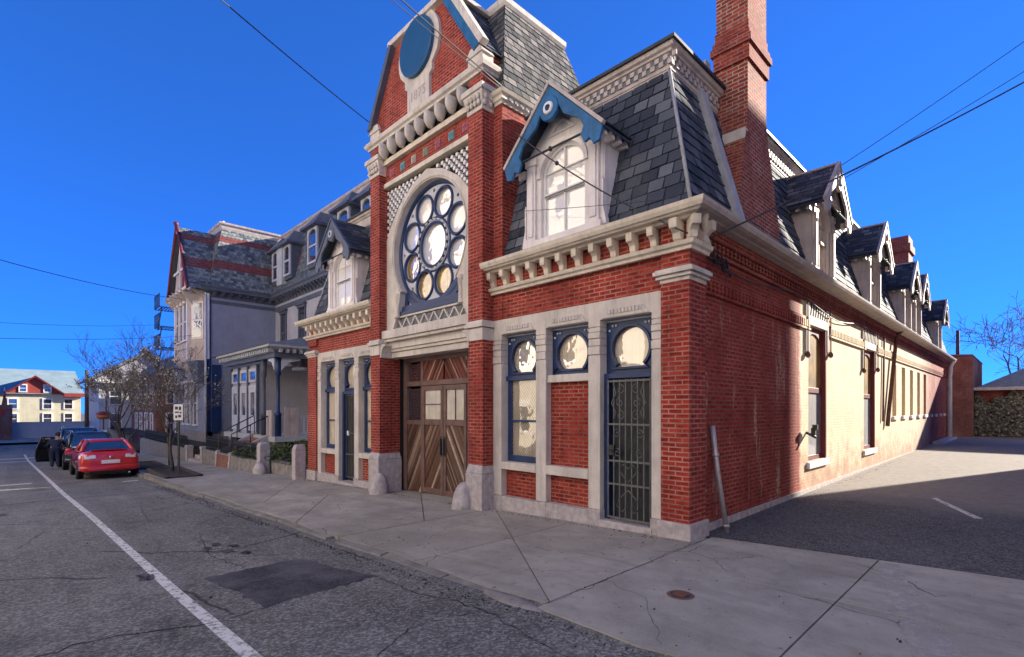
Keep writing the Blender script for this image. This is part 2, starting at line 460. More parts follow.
    c = n.mix(n.math('MULTIPLY', n.map(n.noise(11, 4, .6), .66, .70), .75), c, (.10,.092,.08))      # gum and oil spots
    st_ = n.noise(1, 5, .65, n.scaled(ob, (.5, 2.2, 1)))
    c = n.mix(n.math('MULTIPLY', n.map(st_, .5, .68), .45), c, (.20,.185,.155))
    cr = n.new('ShaderNodeTexVoronoi', feature='DISTANCE_TO_EDGE'); cr.inputs['Scale'].default_value = .75
    wob = n.new('ShaderNodeMix', data_type='RGBA'); wob.inputs[0].default_value = .2
    nc = n.new('ShaderNodeTexNoise'); nc.inputs['Scale'].default_value = 2.2; nc.inputs['Detail'].default_value = 7; n.link(ob, nc.inputs['Vector'])
    n.link(ob, wob.inputs[6]); n.link(nc.outputs['Color'], wob.inputs[7]); n.link(wob.outputs[2], cr.inputs['Vector'])
    crk = n.math('MULTIPLY', n.map(cr.outputs['Distance'], .001, .006, 1, 0), n.map(n.noise(.7, 3), .52, .57))
    c = n.mix(n.math('MULTIPLY', crk, .85), c, (.05,.045,.04))
    M['concrete'] = n.done(c, .88, .25, 0, n.bump(n.noise(60, 4, .7), .5, .005))
    n = N('worn_line_paint')
    f = n.map(n.noise(14, 6, .75), .38, .52)
    c = n.mix(f, (.17,.165,.15), (.70,.68,.63))
    M['line'] = n.done(c, .8, .2, 0, n.bump(n.noise(70, 3), .4, .004))
    n = N('painted_light_stripe')  # streak of light on the concrete, painted as a pale stripe
    f = n.math('MULTIPLY', n.map(n.noise(2.4, 7, .75), .36, .62), .75)
    c = n.mix(n.map(n.noise(20, 5, .7), .4, .6), (.50,.46,.42), (.58,.53,.47))
    n.done(c, .85, .2)
    tr_ = n.new('ShaderNodeBsdfTransparent'); mx = n.new('ShaderNodeMixShader'); n.link(f, mx.inputs[0]); n.link(tr_.outputs[0], mx.inputs[1]); n.link(n.bs.outputs[0], mx.inputs[2]); n.link(mx.outputs[0], n.t.nodes['Material Output'].inputs['Surface'])
    M['light_stripe'] = n.m
    M['slate_tower'] = attr_mat('sun_lightened_tower_slate', [(0,(.06,.062,.066)),(.5,(.13,.13,.13)),(1,(.27,.25,.23))], .8, .2, .2)  # slates lightened in colour to imitate sun on the tower roof
    M['pane_door'] = glass('door_pane_reflected_cream', (.95,.86,.66), .10, .25, .003)  # bright reflection painted in as a cream backing
    M['pane_grey'] = glass('pane_grey_curtain', (.36,.36,.38), .15)
    M['grass'] = plain('grass_blades', (.075,.105,.03), .7, .5, 6, 0, dirt=.3)
    M['soil'] = plain('dark_soil', (.05,.040,.034), .9, .4, 12, .6, 40)
    M['earth'] = plain('earth', (.16,.145,.13), .9, .3, .5, .2, 10)
    M['leaf'] = attr_mat('leaf', [(0,(.03,.05,.016)),(1,(.09,.13,.035))], .6, .3, .2)
    M['ivy'] = attr_mat('ivy_leaf', [(0,(.05,.055,.03)),(.5,(.14,.13,.085)),(1,(.30,.25,.18))], .6, .3, .2)
    M['bark'] = plain('bark', (.075,.062,.055), .85, .35, 8, .6, 40)
    M['twig'] = plain('dark_twig', (.13,.115,.10), .85, .3, 8, 0)
    M['blossom'] = attr_mat('blossom_bud', [(0,(.14,.125,.11)),(.5,(.34,.31,.27)),(1,(.62,.58,.52))], .8, .2, .1, 12, 0)
    # clapboard for the neighbouring house
    def clap(name, col, pitch=.12):
        n = N(name); sx = n.new('ShaderNodeSeparateXYZ'); n.link(n.tc.outputs['UV'], sx.inputs[0])
        fr = n.math('FRACT', n.math('DIVIDE', sx.outputs[1], pitch))
        c = n.mix(n.map(n.noise(1.5, 6, .6), .3, .7), sc(col, .85), sc(col, 1.08))
        g = n.noise(1, 5, .6, n.scaled(n.tc.outputs['Object'], (7, 7, .6)))
        c = n.mix(n.math('MULTIPLY', n.map(g, .52, .75), .3), c, sc(col, .55))
        return n.done(c, .6, .3, 0, n.bump(fr, .55, .02))
    M['clap_blue'] = clap('blue_grey_clapboard', (.26,.28,.37))
    M['clap_grey'] = clap('lilac_grey_clapboard', (.44,.43,.47))
    M['clap_mauve'] = clap('mauve_clapboard', (.52,.42,.38))
    M['clap_cream'] = clap('cream_clapboard', (.62,.58,.42))
    M['clap_red'] = clap('red_clapboard', (.33,.06,.045))
    M['clap_pale'] = clap('pale_grey_clapboard', (.52,.54,.57))
    M['dark_trim'] = plain('slate_blue_trim', (.10,.115,.155), .5, .25, 4, .1, 30, dirt=.3)
    M['roof_teal'] = plain('grey_green_roof', (.22,.30,.32), .8, .2, 1, .2, 10)
    M['roof_grey'] = plain('grey_shingle_roof', (.20,.205,.20), .85, .3, 6, .4, 20)
    M['roof_red'] = plain('red_roof_edge', (.30,.05,.04), .7, .2, 3, .1)
    M['stucco'] = plain('pale_stucco', (.70,.66,.60), .8, .1, .6, .1, 20)
    M['stucco_buff'] = plain('buff_stucco', (.64,.57,.47), .8, .1, .6, .1, 20)
    # cars
    M['car_red'] = plain('red_car_paint', (.58,.016,.014), .28, .06, 1, 0, 1, .5, 0, 0, 1)
    M['car_black'] = plain('charcoal_car_paint', (.012,.013,.016), .25, .1, 1, 0, 1, .5, 0, 0, 1)
    M['car_navy'] = plain('dark_blue_car_paint', (.014,.018,.035), .25, .1, 1, 0, 1, .5, 0, 0, 1)
    M['lamp_red'] = plain('red_lamp_lens', (.45,.02,.02), .15, .2, 6, 0, 1, .6, 0, 0, 1)
    M['lamp_clear'] = plain('clear_lamp_lens', (.75,.70,.68), .12, .15, 8, 0, 1, .6, 0, 0, 1)
    M['chrome'] = plain('rim_metal', (.45,.45,.46), .3, .1, 3, 0, 1, .5, .9, 0)
    M['cloth_navy'] = plain('navy_cloth', (.02,.03,.07), .85, .3, 8, .2, 40)
    M['skin'] = plain('skin', (.42,.24,.17), .55, .1, 5, 0)
    M['hair'] = plain('brown_hair', (.05,.03,.02), .7, .3, 20, 0)
    M['sign_white'] = plain('white_sign_face', (.74,.72,.70), .4, .05, 5, 0, dirt=.1)
    M['sign_red'] = plain('red_sign_face', (.45,.03,.03), .4, .1, 5, 0)
    M['sign_dark'] = plain('dark_sign_ink', (.05,.05,.05), .5, .1, 5, 0)
    M['sign_orange'] = plain('brown_orange_paint', (.36,.12,.06), .6, .3, 10, .1)
mats()

def gz(x):
    if x >= 0: return 0.0
    return .032*max(x, -40)
def rz(x):
    if x > -10: k = -.05+.034*max(0, min(1, (x+3)/2.6))
    elif x > -16: k = -.05-.07*(-10-x)/6
    else: k = -.12
    return gz(x)+k
# ------------------------------------------------------------------ ground
M = MAT
def strip(mb, x0, x1, y0, y1, zf, brk=(-40, -16, -10, -3, -.4, 0), dz=0.0, rnd=.5):
    xs = sorted({x0, x1, *[b for b in brk if x0 < b < x1]})
    for a, b in zip(xs, xs[1:]):
        mb.face([(a,y0,zf(a)+dz),(b,y0,zf(b)+dz),(b,y1,zf(b)+dz),(a,y1,zf(a)+dz)], rnd=rnd)
g = MB(); strip(g, -500, 500, -500, 500, lambda x: gz(x)-.35); struct(g, 'ground', M['earth'])
g = MB(); strip(g, -420, 300, -12.2, -2.6, rz)
strip(g, -76, -43, -90, -12.2, rz); strip(g, -76, -45.5, -2.6, 90, rz)
struct(g, 'road', M['asphalt'])
# far sidewalk across the street
g = MB(); strip(g, -43, 120, -15.6, -12.2, gz, dz=.05); struct(g, 'far_sidewalk', M['concrete'])
# --- near sidewalk: slabs split along the joints that show in the photograph
def slabs(mb, poly, cuts, gap, zf):
    polys = [poly]
    for (p, q) in cuts:
        a, b = q[1]-p[1], -(q[0]-p[0]); l = math.hypot(a, b); a /= l; b /= l; c = a*p[0]+b*p[1]
        nxt = []
        for pl in polys:
            for s in (1, -1):
                r = clip(pl, a*s, b*s, c*s-gap)
                if len(r) >= 3: nxt.append(r)
        polys = nxt
    for pl in polys:
        cx = sum(p[0] for p in pl)/len(pl)
        r = random.random()
        lo = [(x, y, zf(x)-.12) for x, y in pl]; hi = [(x, y, zf(x)) for x, y in pl]
        mb.hexa(lo, hi, rnd=r)
g = MB()
def edgey(x): return -3.13+.035*math.sin(x*1.7)+.02*math.sin(x*4.3+1)
def band(x0, x1, y1, n=24):
    return [(x0+(x1-x0)*i/n, edgey(x0+(x1-x0)*i/n)) for i in range(n+1)]+[(x1, y1), (x0, y1)]
G = .008
slabs(g, band(-4.02, .12, .25), [((-4.04,.05),(-.25,-2.78)), ((-4.04,-1.55),(.12,-1.55)), ((-2.0,.2),(-2.0,-3.4))], G, gz)
slabs(g, band(-8.6, -4.05, .62), [((-8.45,-1.34),(-5.6,-3.21)), ((-6.59,.07),(-4.19,-1.5)), ((-5.72,-2.97),(-4.4,-1.31)), ((-8.3,-.6),(-4.3,-.6)), ((-4.05,-1.5),(-6.6,-3.2))], G, gz)
slabs(g, band(-15.6, -8.63, .1), [((-13.23,-.11),(-8.21,-2.94)), ((-12.1,.1),(-12.1,-3.4)), ((-15.6,-1.6),(-8.6,-1.6))], G, gz)
for i in range(16):
    x1 = -15.63-i*1.5
    slabs(g, [(x1-1.48, -3.17), (x1, -3.17), (x1, -.42), (x1-1.48, -.42)], [((0,-1.8),(-1,-1.8))] if i not in () else [], G, gz)
# driveway mouth, right of the corner
def lz(x): return 0.0
rx = [.14+i*.35 for i in range(36)]
low = [(x, -3.2-.05*math.sin(x*2.3)-.03*math.sin(x*7)) for x in rx]
slabs(g, low+[(rx[-1], 2.4), (3.22,.96), (.13,.37)], [((2.0,1.4),(2.0,-3.4)), ((.13,-1.15),(12,-.95)), ((5.1,3),(5.1,-4)), ((8.2,3),(8.2,-4))], G, lz)
struct(g, 'sidewalk', M['concrete'])
g = MB(); strip(g, -15.6, 12.4, -3.0, .5, gz, dz=-.05); struct(g, 'sidewalk_bed', M['soil'])
# grit and dead leaves gathered along the kerb and at the foot of the walls
g = MB(); rg = random.Random(12)
for i in range(2600):
    r_ = rg.random()
    if r_ < .55: x = rg.uniform(-16, 3); y = -3.3-abs(rg.gauss(0,.10))-(.1 if x < -.3 else 0); z = rz(x)
    elif r_ < .75: x = rg.uniform(-12.5, -.1); y = -.12-abs(rg.gauss(0,.07)); z = gz(x)
    elif r_ < .9: x = .05+abs(rg.gauss(0,.10)); y = rg.uniform(.6, 14); z = -.012+.006*max(0,y-1)
    else: x = rg.uniform(-8, 3); y = rg.uniform(-6, -.3); z = gz(x) if y > -3.1 else rz(x)
    s_ = rg.uniform(.004,.012)*(1.6 if rg.random() < .1 else 1); a = rg.uniform(0,3.1)
    c_ = [(x+s_*math.cos(a+k2*1.57)*(1 if k2%2 else .7), y+s_*math.sin(a+k2*1.57), z) for k2 in range(4)]
    g.hexa(c_, [(p[0]*.5+x*.5, p[1]*.5+y*.5, z+s_*rg.uniform(.3,1)) for p in c_])
o = build(g, 'grit', M['soil']); o['kind'] = 'stuff'
# kerb: worn granite and concrete lengths along the road edge
k = MB(); x = -4.2; rg = random.Random(3)
while x > -39:
    L = rg.uniform(.9, 2.1); x1 = x-L+.02
    top = .004 if x > -8.8 else (.0 if x > -15 else .02)
    ya = edgey(x)-.012; yb = edgey(x1)-.012
    w = .13+rg.uniform(-.02,.03); z0 = gz(x)+top-rg.uniform(0,.02); z1 = gz(x1)+top-rg.uniform(0,.02)
    if rg.random() > .12 or x < -15:
        k.hexa([(x1,yb-w,z1-.2),(x,ya-w,z0-.2),(x,ya,z0-.2),(x1,yb,z1-.2)], [(x1,yb-w+.01,z1-.012),(x,ya-w+.01,z0-.012),(x,ya,z0),(x1,yb,z1)])
    x -= L
for (a, b) in ((-3.9,-2.7),(-2.66,-1.3),(-1.27,-.45)):
    k.hexa([(a,edgey(a)-.16,-.2),(b,edgey(b)-.17,-.2),(b,edgey(b)-.01,-.2),(a,edgey(a)-.01,-.2)], [(a,edgey(a)-.13,gz(a)-.03),(b,edgey(b)-.14,gz(b)-.025),(b,edgey(b)-.01,gz(b)-.004),(a,edgey(a)-.01,gz(a)-.004)])
o = build(k, 'kerb', M['kerb'], None, .012); o['kind'] = 'structure'
# a rounded lump of old concrete where the kerb ends at the driveway
b = MB(); rings = []
for t in range(7):
    a = t/6*math.pi; rings.append([(-.62+.38*(1-math.cos(a)), -3.13-.17*math.sin(a)*math.cos(q), -.14+.13*math.sin(a)*math.sin(q)+.0) for q in [i*math.pi/6 for i in range(7)]])
b.loft([[(-.55+.11*i, -3.26+.085*math.cos(q)*(.3+math.sin(math.pi*(i+.5)/8)), -.055+(.045+.03*math.sin(math.pi*(i+.5)/8))*math.sin(q)) for q in [math.pi*2*j/12 for j in range(12)]] for i in range(8)], smooth=True)
single(b, 'kerb_stone', M['granite_rough'], 'rounded broken concrete kerb end lying at the driveway mouth', 'kerb stone', (-.15,-3.26,-.08))
# parking lane line, crosswalk bars, patches
g = MB(); n = 40
def ly(x): return -5.36-.0185*(-x) if x < 0 else -5.36
for i in range(n):
    a = 3-49*i/n; b_ = 3-49*(i+1)/n
    g.face([(b_,ly(b_)-.055,rz(b_)+.004),(a,ly(a)-.055,rz(a)+.004),(a,ly(a)+.055,rz(a)+.004),(b_,ly(b_)+.055,rz(b_)+.004)])
struct(g, 'lane_line', M['line'])
g = MB()
strip(g, -21.3, -20.9, -12, -6.25, rz, dz=.004); strip(g, -18.9, -18.65, -4.0, -3.55, rz, dz=.004); strip(g, -42.6, -42.2, -12, -4, rz, dz=.004); strip(g, -39.6, -39.2, -12, -4, rz, dz=.004)
struct(g, 'crosswalk', M['line'])
g = MB()
def patch(pts, dz=.004):
    c = Vector((sum(p[0] for p in pts)/len(pts), sum(p[1] for p in pts)/len(pts))); out = []
    for i in range(len(pts)):
        p, q = Vector(pts[i]), Vector(pts[(i+1)%len(pts)])
        for s in range(13):
            w = p.lerp(q, s/13); w += Vector((random.uniform(-.035,.035), random.uniform(-.035,.035))); out.append((w.x, w.y, rz(w.x)+dz))
    g.face(out)
patch([(-3.42,-5.06),(-1.84,-4.92),(-1.92,-3.72),(-3.42,-3.98)])
for (x, y, r) in ((-4.6,-4.5,.12),(-4.9,-4.35,.10),(-5.2,-4.5,.12),(-4.3,-4.35,.1),(-5.0,-4.65,.1),(-4.0,-5.55,.16),(-12,-6.9,.3)):
    patch([(x-r,y-r*.4),(x+r,y-r*.4),(x+r*.9,y+r*.4),(x-r*.9,y+r*.4)])
struct(g, 'road_patch', M['patch'])
g = MB()
def crack(pts, w=.012, zf=rz, dz=.0045, seed=1):
    rg = random.Random(seed); P_ = []
    for i in range(len(pts)-1):
        a, b = Vector(pts[i]), Vector(pts[i+1]); n = max(3, int((b-a).length/.09)); nr = Vector((-(b-a).y,(b-a).x)).normalized()
        for k2 in range(n): P_.append(a.lerp(b, k2/n)+nr*rg.gauss(0,.02))
    P_.append(Vector(pts[-1]))
    for i in range(len(P_)-1):
        a, b = P_[i], P_[i+1]; d_ = (b-a)
        if d_.length < 1e-4: continue
        nr = Vector((-d_.y,d_.x)).normalized(); wa = w*rg.uniform(.15,.85); wb = w*rg.uniform(.15,.85)
        g.face([(a.x-nr.x*wa/2,a.y-nr.y*wa/2,zf(a.x)+dz),(b.x-nr.x*wb/2,b.y-nr.y*wb/2,zf(b.x)+dz),(b.x+nr.x*wb/2,b.y+nr.y*wb/2,zf(b.x)+dz),(a.x+nr.x*wa/2,a.y+nr.y*wa/2,zf(a.x)+dz)])
crack([(-1.84,-4.92),(-1.75,-5.4),(-2.1,-6.1),(-2.0,-6.9)],.02,seed=2); crack([(-3.42,-4.6),(-4.6,-4.75),(-6.2,-4.5),(-8.4,-4.85),(-11,-4.6)],.016,seed=3)
crack([(-1.92,-3.72),(-1.2,-3.75),(-.2,-3.6),(.9,-3.75),(2.2,-3.7)],.018,seed=4); crack([(-.2,-3.6),(-.35,-4.3),(.1,-5.0)],.012,seed=5)
crack([(-6.2,-4.5),(-6.5,-3.4)],.014,seed=6); crack([(-8.4,-4.85),(-8.6,-6.0),(-8.3,-8.5)],.016,seed=7); crack([(-14,-3.5),(-14.2,-5),(-13.9,-7.5)],.03,seed=8)
crack([(-6,-3.5),(-10,-3.62),(-14,-3.55),(-17,-3.6)],.03,seed=9); crack([(-2.6,-3.4),(-5.6,-3.45)],.035,seed=10)
struct(g, 'road_cracks', M['dark'])
g = MB()
crack([(-3.1,-3.1),(-2.9,-2.3),(-3.3,-1.55)],.007,gz,.003,11); crack([(-5.1,-.1),(-5.3,-.9),(-4.9,-1.5)],.006,gz,.003,12); crack([(.14,-2.2),(.7,-2.35),(1.3,-3.1)],.007,gz,.003,13)
crack([(2.0,-.2),(1.4,-.35),(.9,.4)],.005,gz,.003,14); crack([(-7.2,-2.9),(-7.6,-1.8),(-7.3,-.7)],.007,gz,.003,15); crack([(-1.0,-3.1),(-.8,-2.5),(-.25,-2.2)],.007,gz,.003,16)
crack([(.12,.3),(.1,-.9),(.16,-2.2),(.13,-3.15)],.011,gz,.003,17); crack([(.13,.40),(1.6,.68),(3.2,.975)],.013,gz,.003,18)
struct(g, 'sidewalk_cracks', M['dark'])
# side lot
g = MB(); pts = [(-.6,.3),(.13,.378),(3.22,.968),(12.4,2.42),(12.4,46),(-.6,46)]
g.face([(x,y,-.012+.006*max(0,y-1)) for x,y in pts]); struct(g, 'side_lot', M['lot'])
g = MB(); g.face([(1.86,6.45,.024+.002),(1.95,6.5,.026),(2.72,4.6,.0155),(2.62,4.56,.0155)])
struct(g, 'lot_marking', M['line'])
g = MB(); q = [(2.02,.62),(2.2,.66),(2.36,.05),(2.62,-.75),(2.95,-1.75),(3.25,-2.75),(2.9,-2.85),(2.62,-1.8),(2.38,-.8),(2.14,.0)]
g.face([(x,y,.0045) for x,y in q]); struct(g, 'sun_stripe', M['light_stripe'])  # pale sheet laid in place of light falling on the driveway
g = MB(); strip(g, -68.5, -60, -13, 14, lambda x: -1.2); struct(g, 'end_sidewalk', M['concrete'])
# foundation footing: grey kerb strip along the side wall
# little iron cover in the driveway
c = thing('access_cover', (.9,-2.03,0), 'small round rusty iron access cover set in the concrete driveway', 'access cover')
q = MB(); q.lathe([(.0,.004),(.125,.004),(.13,.002),(.13,-.03),(0,-.03)], (.9,-2.03,0), n=24); build(q, 'rim', M['rust'], c)
q = MB(); q.lathe([(.0,.007),(.095,.007),(.097,.004)], (.9,-2.03,.0), n=24)
build(q, 'lid', M['iron'], c)
q = MB()
for i in range(5): q.box(.84,.96,-2.095+.03*i,-2.083+.03*i,.008,.013)
build(q, 'grip_bars', M['rust'], c)

# ------------------------------------------------------------------ sky, sun, camera
w = bpy.data.worlds.new('World'); scene.world = w; w.use_nodes = True
nt = w.node_tree; bg = nt.nodes['Background']
sky = nt.nodes.new('ShaderNodeTexSky'); sky.sky_type = 'NISHITA'; sky.sun_disc = False
SUN_AZ, SUN_EL = 18.5, 21.0      # azimuth from +Y towards +X
sky.sun_elevation = R(SUN_EL); sky.sun_rotation = R(SUN_AZ)
sky.altitude = 12000; sky.air_density = 2.5; sky.dust_density = 0.0; sky.ozone_density = 10.0
tn = nt.nodes.new('ShaderNodeMix'); tn.data_type = 'RGBA'; tn.blend_type = 'MULTIPLY'; tn.inputs[0].default_value = 1; tn.inputs[7].default_value = (.22,.55,1.06,1)   # polarised, very deep blue air
gm = nt.nodes.new('ShaderNodeGamma'); gm.inputs[1].default_value = .7; nt.links.new(sky.outputs[0], gm.inputs[0]); nt.links.new(gm.outputs[0], tn.inputs[6]); nt.links.new(tn.outputs[2], bg.inputs[0]); bg.inputs[1].default_value = .15
ld = bpy.data.lights.new('sun', 'SUN'); ld.energy = 5.0; ld.angle = R(.5); ld.color = (1.0,.90,.76)
lo = bpy.data.objects.new('sun', ld); COL.objects.link(lo)
d = Vector((math.sin(R(SUN_AZ))*math.cos(R(SUN_EL)), math.cos(R(SUN_AZ))*math.cos(R(SUN_EL)), math.sin(R(SUN_EL))))
lo.rotation_euler = d.to_track_quat('Z', 'Y').to_euler(); lo.location = d*60
cd = bpy.data.cameras.new('camera'); cam = bpy.data.objects.new('camera', cd); COL.objects.link(cam)
cam.location = (3.28,-6.63,1.8); cam.rotation_euler = (R(90), 0, R(45.7))
cd.sensor_width = 36; cd.lens = 508/1024*36; cd.shift_x = 0; cd.shift_y = (409-328.5)/1024
cd.clip_end = 2000; cd.clip_start = .05
scene.camera = cam
vs = scene.view_settings; vs.view_transform = 'Standard'; vs.look = 'None'; vs.gamma = 1; vs.exposure = 1.54
# ------------------------------------------------------------------ carriage house
M = MAT
CH = thing('carriage_house', (-6.2, 2, -.25), 'red brick Victorian carriage house with slate mansard roof, round rose window and tall chimney', 'carriage house')
def P(mb, name, mat, parent=CH, bevel=0): return build(mb, name, M[mat], parent, bevel)
SX = -.1                        # side wall plane
# --- brick body
b = MB()
b.box(-4.05, -.02, .02, .44, 3.5, 4.42); P(b, 'front_wall', 'brick')      # frieze, right
b = MB(); b.box(-12.64, -8.28, .02, .5, 3.5, 4.42); P(b, 'front_wall', 'brick')           # frieze, left
b = MB(); b.box(-4.05,-.45,.3,.5,-.6,3.5); b.box(-12.2,-8.28,.3,.5,-.6,3.5); b.box(-7.9,-4.4,.62,.7,-.5,3.6); P(b, 'wall_core', 'dark')
b = MB()
b.box(-.43, 0, -.04, .46, .22, 3.60); b.box(-.43, 0, -.035, .46, 3.74, 4.42)
P(b, 'corner_pilaster', 'brick')
b = MB(); b.box(-.46, .04, -.09, .50, -.5, .22); P(b, 'pilaster_base', 'granite', bevel=.012)
def capital(x0, x1, y0, y1, z0, name='pilaster_cap', mat='stone'):
    m = MB()
    for (o, a, c) in ((.012,0,.055),(.055,.055,.085),(.035,.085,.11),(.085,.11,.165),(.06,.165,.19)):
        m.box(x0-o, x1+o, y0-o, y1+o*.5, z0+a, z0+c)
    P(m, name, mat, bevel=.006)
capital(-.43, 0, -.04, .46, 3.58)
b = MB(); b.box(-12.66, -12.06, -.06, .45, -.2, 3.60); b.box(-12.66,-12.06,-.055,.45,3.74,4.42); P(b, 'corner_pilaster', 'brick')
b = MB(); b.box(-12.7, -12.03, -.1, .5, -.9, -.1); P(b, 'pilaster_base', 'granite', bevel=.012)
capital(-12.66, -12.06, -.06, .45, 3.40)
# --- side wall with its openings
W1 = (5.60, 6.95, .66, 3.62); W2 = (10.75, 12.2, .62, 3.55)
SL = [(15.0+i*1.80, 15.75+i*1.80, 1.55, 3.35) for i in range(5)]
def rect(y0, y1, z0, z1): return [(y0,z0),(y1,z0),(y1,z1),(y0,z1)]
b = MB()
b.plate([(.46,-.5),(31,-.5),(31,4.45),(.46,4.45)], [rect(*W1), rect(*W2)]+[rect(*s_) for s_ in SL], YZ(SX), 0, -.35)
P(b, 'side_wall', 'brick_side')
b = MB(); b.box(-12.4, -.5, 30.6, 31, -.9, 7.2); b.box(-12.6,-12.3,.45,31,-.9,4.45); P(b, 'rear_wall', 'brick_dark')
b = MB()                                                # string course of brick teeth
for y0, y1 in ((.5, 5.62), (7.08, 10.85), (12.3, 31)):
    b.box(SX-.005, SX+.035, y0, y1, 3.70, 3.765); b.box(SX-.005, SX+.05, y0, y1, 3.50, 3.54)
    b2_ = MB(); b2_.box(SX-.003, SX+.006, y0, y1, 3.545, 3.70); P(b2_, 'painted_gap_shade', 'dark')  # shade in the gaps between the teeth, painted as a dark strip
    y = y0+.05
    while y < y1-.1:
        b.box(SX-.004, SX+.06, y, y+.07, 3.55, 3.70); y += .14
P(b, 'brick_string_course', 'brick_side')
b = MB(); y = .5
while y < 30.8:                                          # saw-tooth course under the gutter
    b.box(SX-.004, SX+.075, y, y+.075, 4.17, 4.29); y += .15
b.box(SX-.005, SX+.05, .47, 31, 4.10, 4.165); b.box(SX-.005, SX+.11, .47, 31, 4.295, 4.49)
P(b, 'brick_eaves_course', 'brick_dark')
b = MB(); b.box(SX-.01, SX+.035, .5, 31, -.3, .1); P(b, 'side_plinth', 'granite')
def side_window(y0, y1, z0, z1, hood=True):
    f = MB(); F = YZ(SX)
    f.plate(rect(y0,y1,z0,z1), [rect(y0+.06,y1-.06,z0+.1,z0+1.5), [(y0+.06,z0+1.62),(y1-.06,z0+1.62)]+[( (y0+y1)/2+( (y1-y0)/2-.06)*math.cos(R(a)), z1-.55+.42*math.sin(R(a))) for a in range(0,181,20)]], F, -.07, -.14)
    w_ = P(f, 'window', 'maroon', bevel=.006)
    for pn, mt, (a, c) in (('pane','pane_grey',(z0+.1,z0+1.5)), ('pane','pane_amber',(z0+1.6,z1-.1))):
        q = MB(); q.face([(SX-.10,y0+.05,a),(SX-.10,y1-.05,a),(SX-.10,y1-.05,c),(SX-.10,y0+.05,c)]); build(q, pn, M[mt], w_)
    q = MB(); q.box(SX-.068, SX+.01, y1-.07, y1-.002, z0, z1); build(q, 'jamb', M['maroon'], w_)
    q = MB(); q.box(SX-.22, SX+.06, y0-.12, y1+.08, z0-.15, z0-.002); build(q, 'sill', M['white'], w_, .012)
    if hood:
        q = MB()
        q.box(SX-.003, SX+.03, y0-.22, y0-.02, z1-.62, z1+.62); q.box(SX-.003, SX+.03, y1+.02, y1+.16, z1-.5, z1+.62)
        q.box(SX-.003, SX+.025, y0-.02, y1+.02, z1+.01, z1+.2); q.box(SX-.003,SX+.034, y0-.02, y1+.02, z1+.55, z1+.62)
        build(q, 'stone_surround', M['stone'], w_, .008)
        q = MB(); q.box(SX-.002, SX+.01, y0, y1, z1+.19, z1+.56)
        build(q, 'dark_tympanum', M['dark'], w_)
        q = MB()
        for i in range(8):
            yy = y0+.02+i*(y1-y0-.1)/7
            q.hexa([(SX+.008,yy-.06,z1+.2),(SX+.008,yy+.0,z1+.2),(SX+.02,yy+.0,z1+.2),(SX+.02,yy-.06,z1+.2)],[(SX+.008,yy+.08,z1+.55),(SX+.008,yy+.14,z1+.55),(SX+.02,yy+.14,z1+.55),(SX+.02,yy+.08,z1+.55)])
        build(q, 'lattice_bars', M['stone'], w_)
        q = MB()                                             # brown iron label stops
        q.tube([(SX+.05,y0-.2,z1-.62),(SX+.05,y0-.2,z1+.45),(SX+.05,y0-.05,z1+.68),(SX+.05,y1+.05,z1+.68),(SX+.05,y1+.2,z1+.5),(SX+.05,y1+.2,z1-.5)], .015, 6)
        q.blob((SX+.05,y0-.2,z1-.66), .055, 8, 6, 0, (1,1,1.4)); q.blob((SX+.05,y1+.2,z1-.54), .055, 8, 6, 0, (1,1,1.4))
        build(q, 'hood_mould', M['rust'], w_)
side_window(*W1); side_window(*W2)
for (y0, y1, z0, z1) in SL:
    q = MB(); q.box(SX-.3, SX-.2, y0, y1, z0, z1); w_ = P(q, 'slit_window', 'maroon')
    q = MB(); q.box(SX-.2, SX+.07, y0-.06, y1+.06, z0-.12, z0-.002); build(q, 'sill', M['white'], w_, .01)
for i in range(4):
    y0 = 24.2+i*1.65; q = MB(); q.box(SX-.003, SX+.07, y0, y0+.5, 1.42, 1.56); P(q, 'stone_sill', 'stone', bevel=.01)
# --- gutter cornice, front and side
CORN = [(.0,4.39),(.14,4.39),(.16,4.42),(.25,4.43),(.265,4.455),(.30,4.46),(.33,4.51),(.34,4.56),(.27,4.57),(.0,4.62)]
CSIDE = [(-.05,4.44),(.14,4.45),(.16,4.46),(.25,4.465),(.265,4.47),(.30,4.475),(.33,4.52),(.34,4.56),(.27,4.57),(.0,4.62)]
b = MB(); P0 = [(-4.06,0),(0,0),(0,31.1)]
b.loft([[(-4.06,-o,z) for o,z in CORN],[(o,-o,z) for o,z in CORN]]); P(b, 'gutter_cornice', 'cream')
b = MB(); b.loft([[(o,-o,z) for o,z in CSIDE],[(o,31.1,z) for o,z in CSIDE]]); P(b, 'side_gutter', 'trim_tan')
b = MB(); b.sweep([(-12.66,1.2),(-12.66,-.02),(-8.28,-.02)], [(o,z-.03) for o,z in CORN]); P(b, 'gutter_cornice', 'cream')
BAND = [(-.02,3.99),(.05,3.99),(.06,4.03),(.10,4.05),(.12,4.10),(.05,4.12),(-.02,4.12)]
b = MB(); b.sweep([(-4.06,-.02),(.0,-.035),(.0,.47)], BAND); P(b, 'bracket_band', 'cream')
b = MB(); b.sweep([(-12.66,.5),(-12.66,-.05),(-8.28,-.0)], [(o,z-.04) for o,z in BAND]); P(b, 'bracket_band', 'cream')
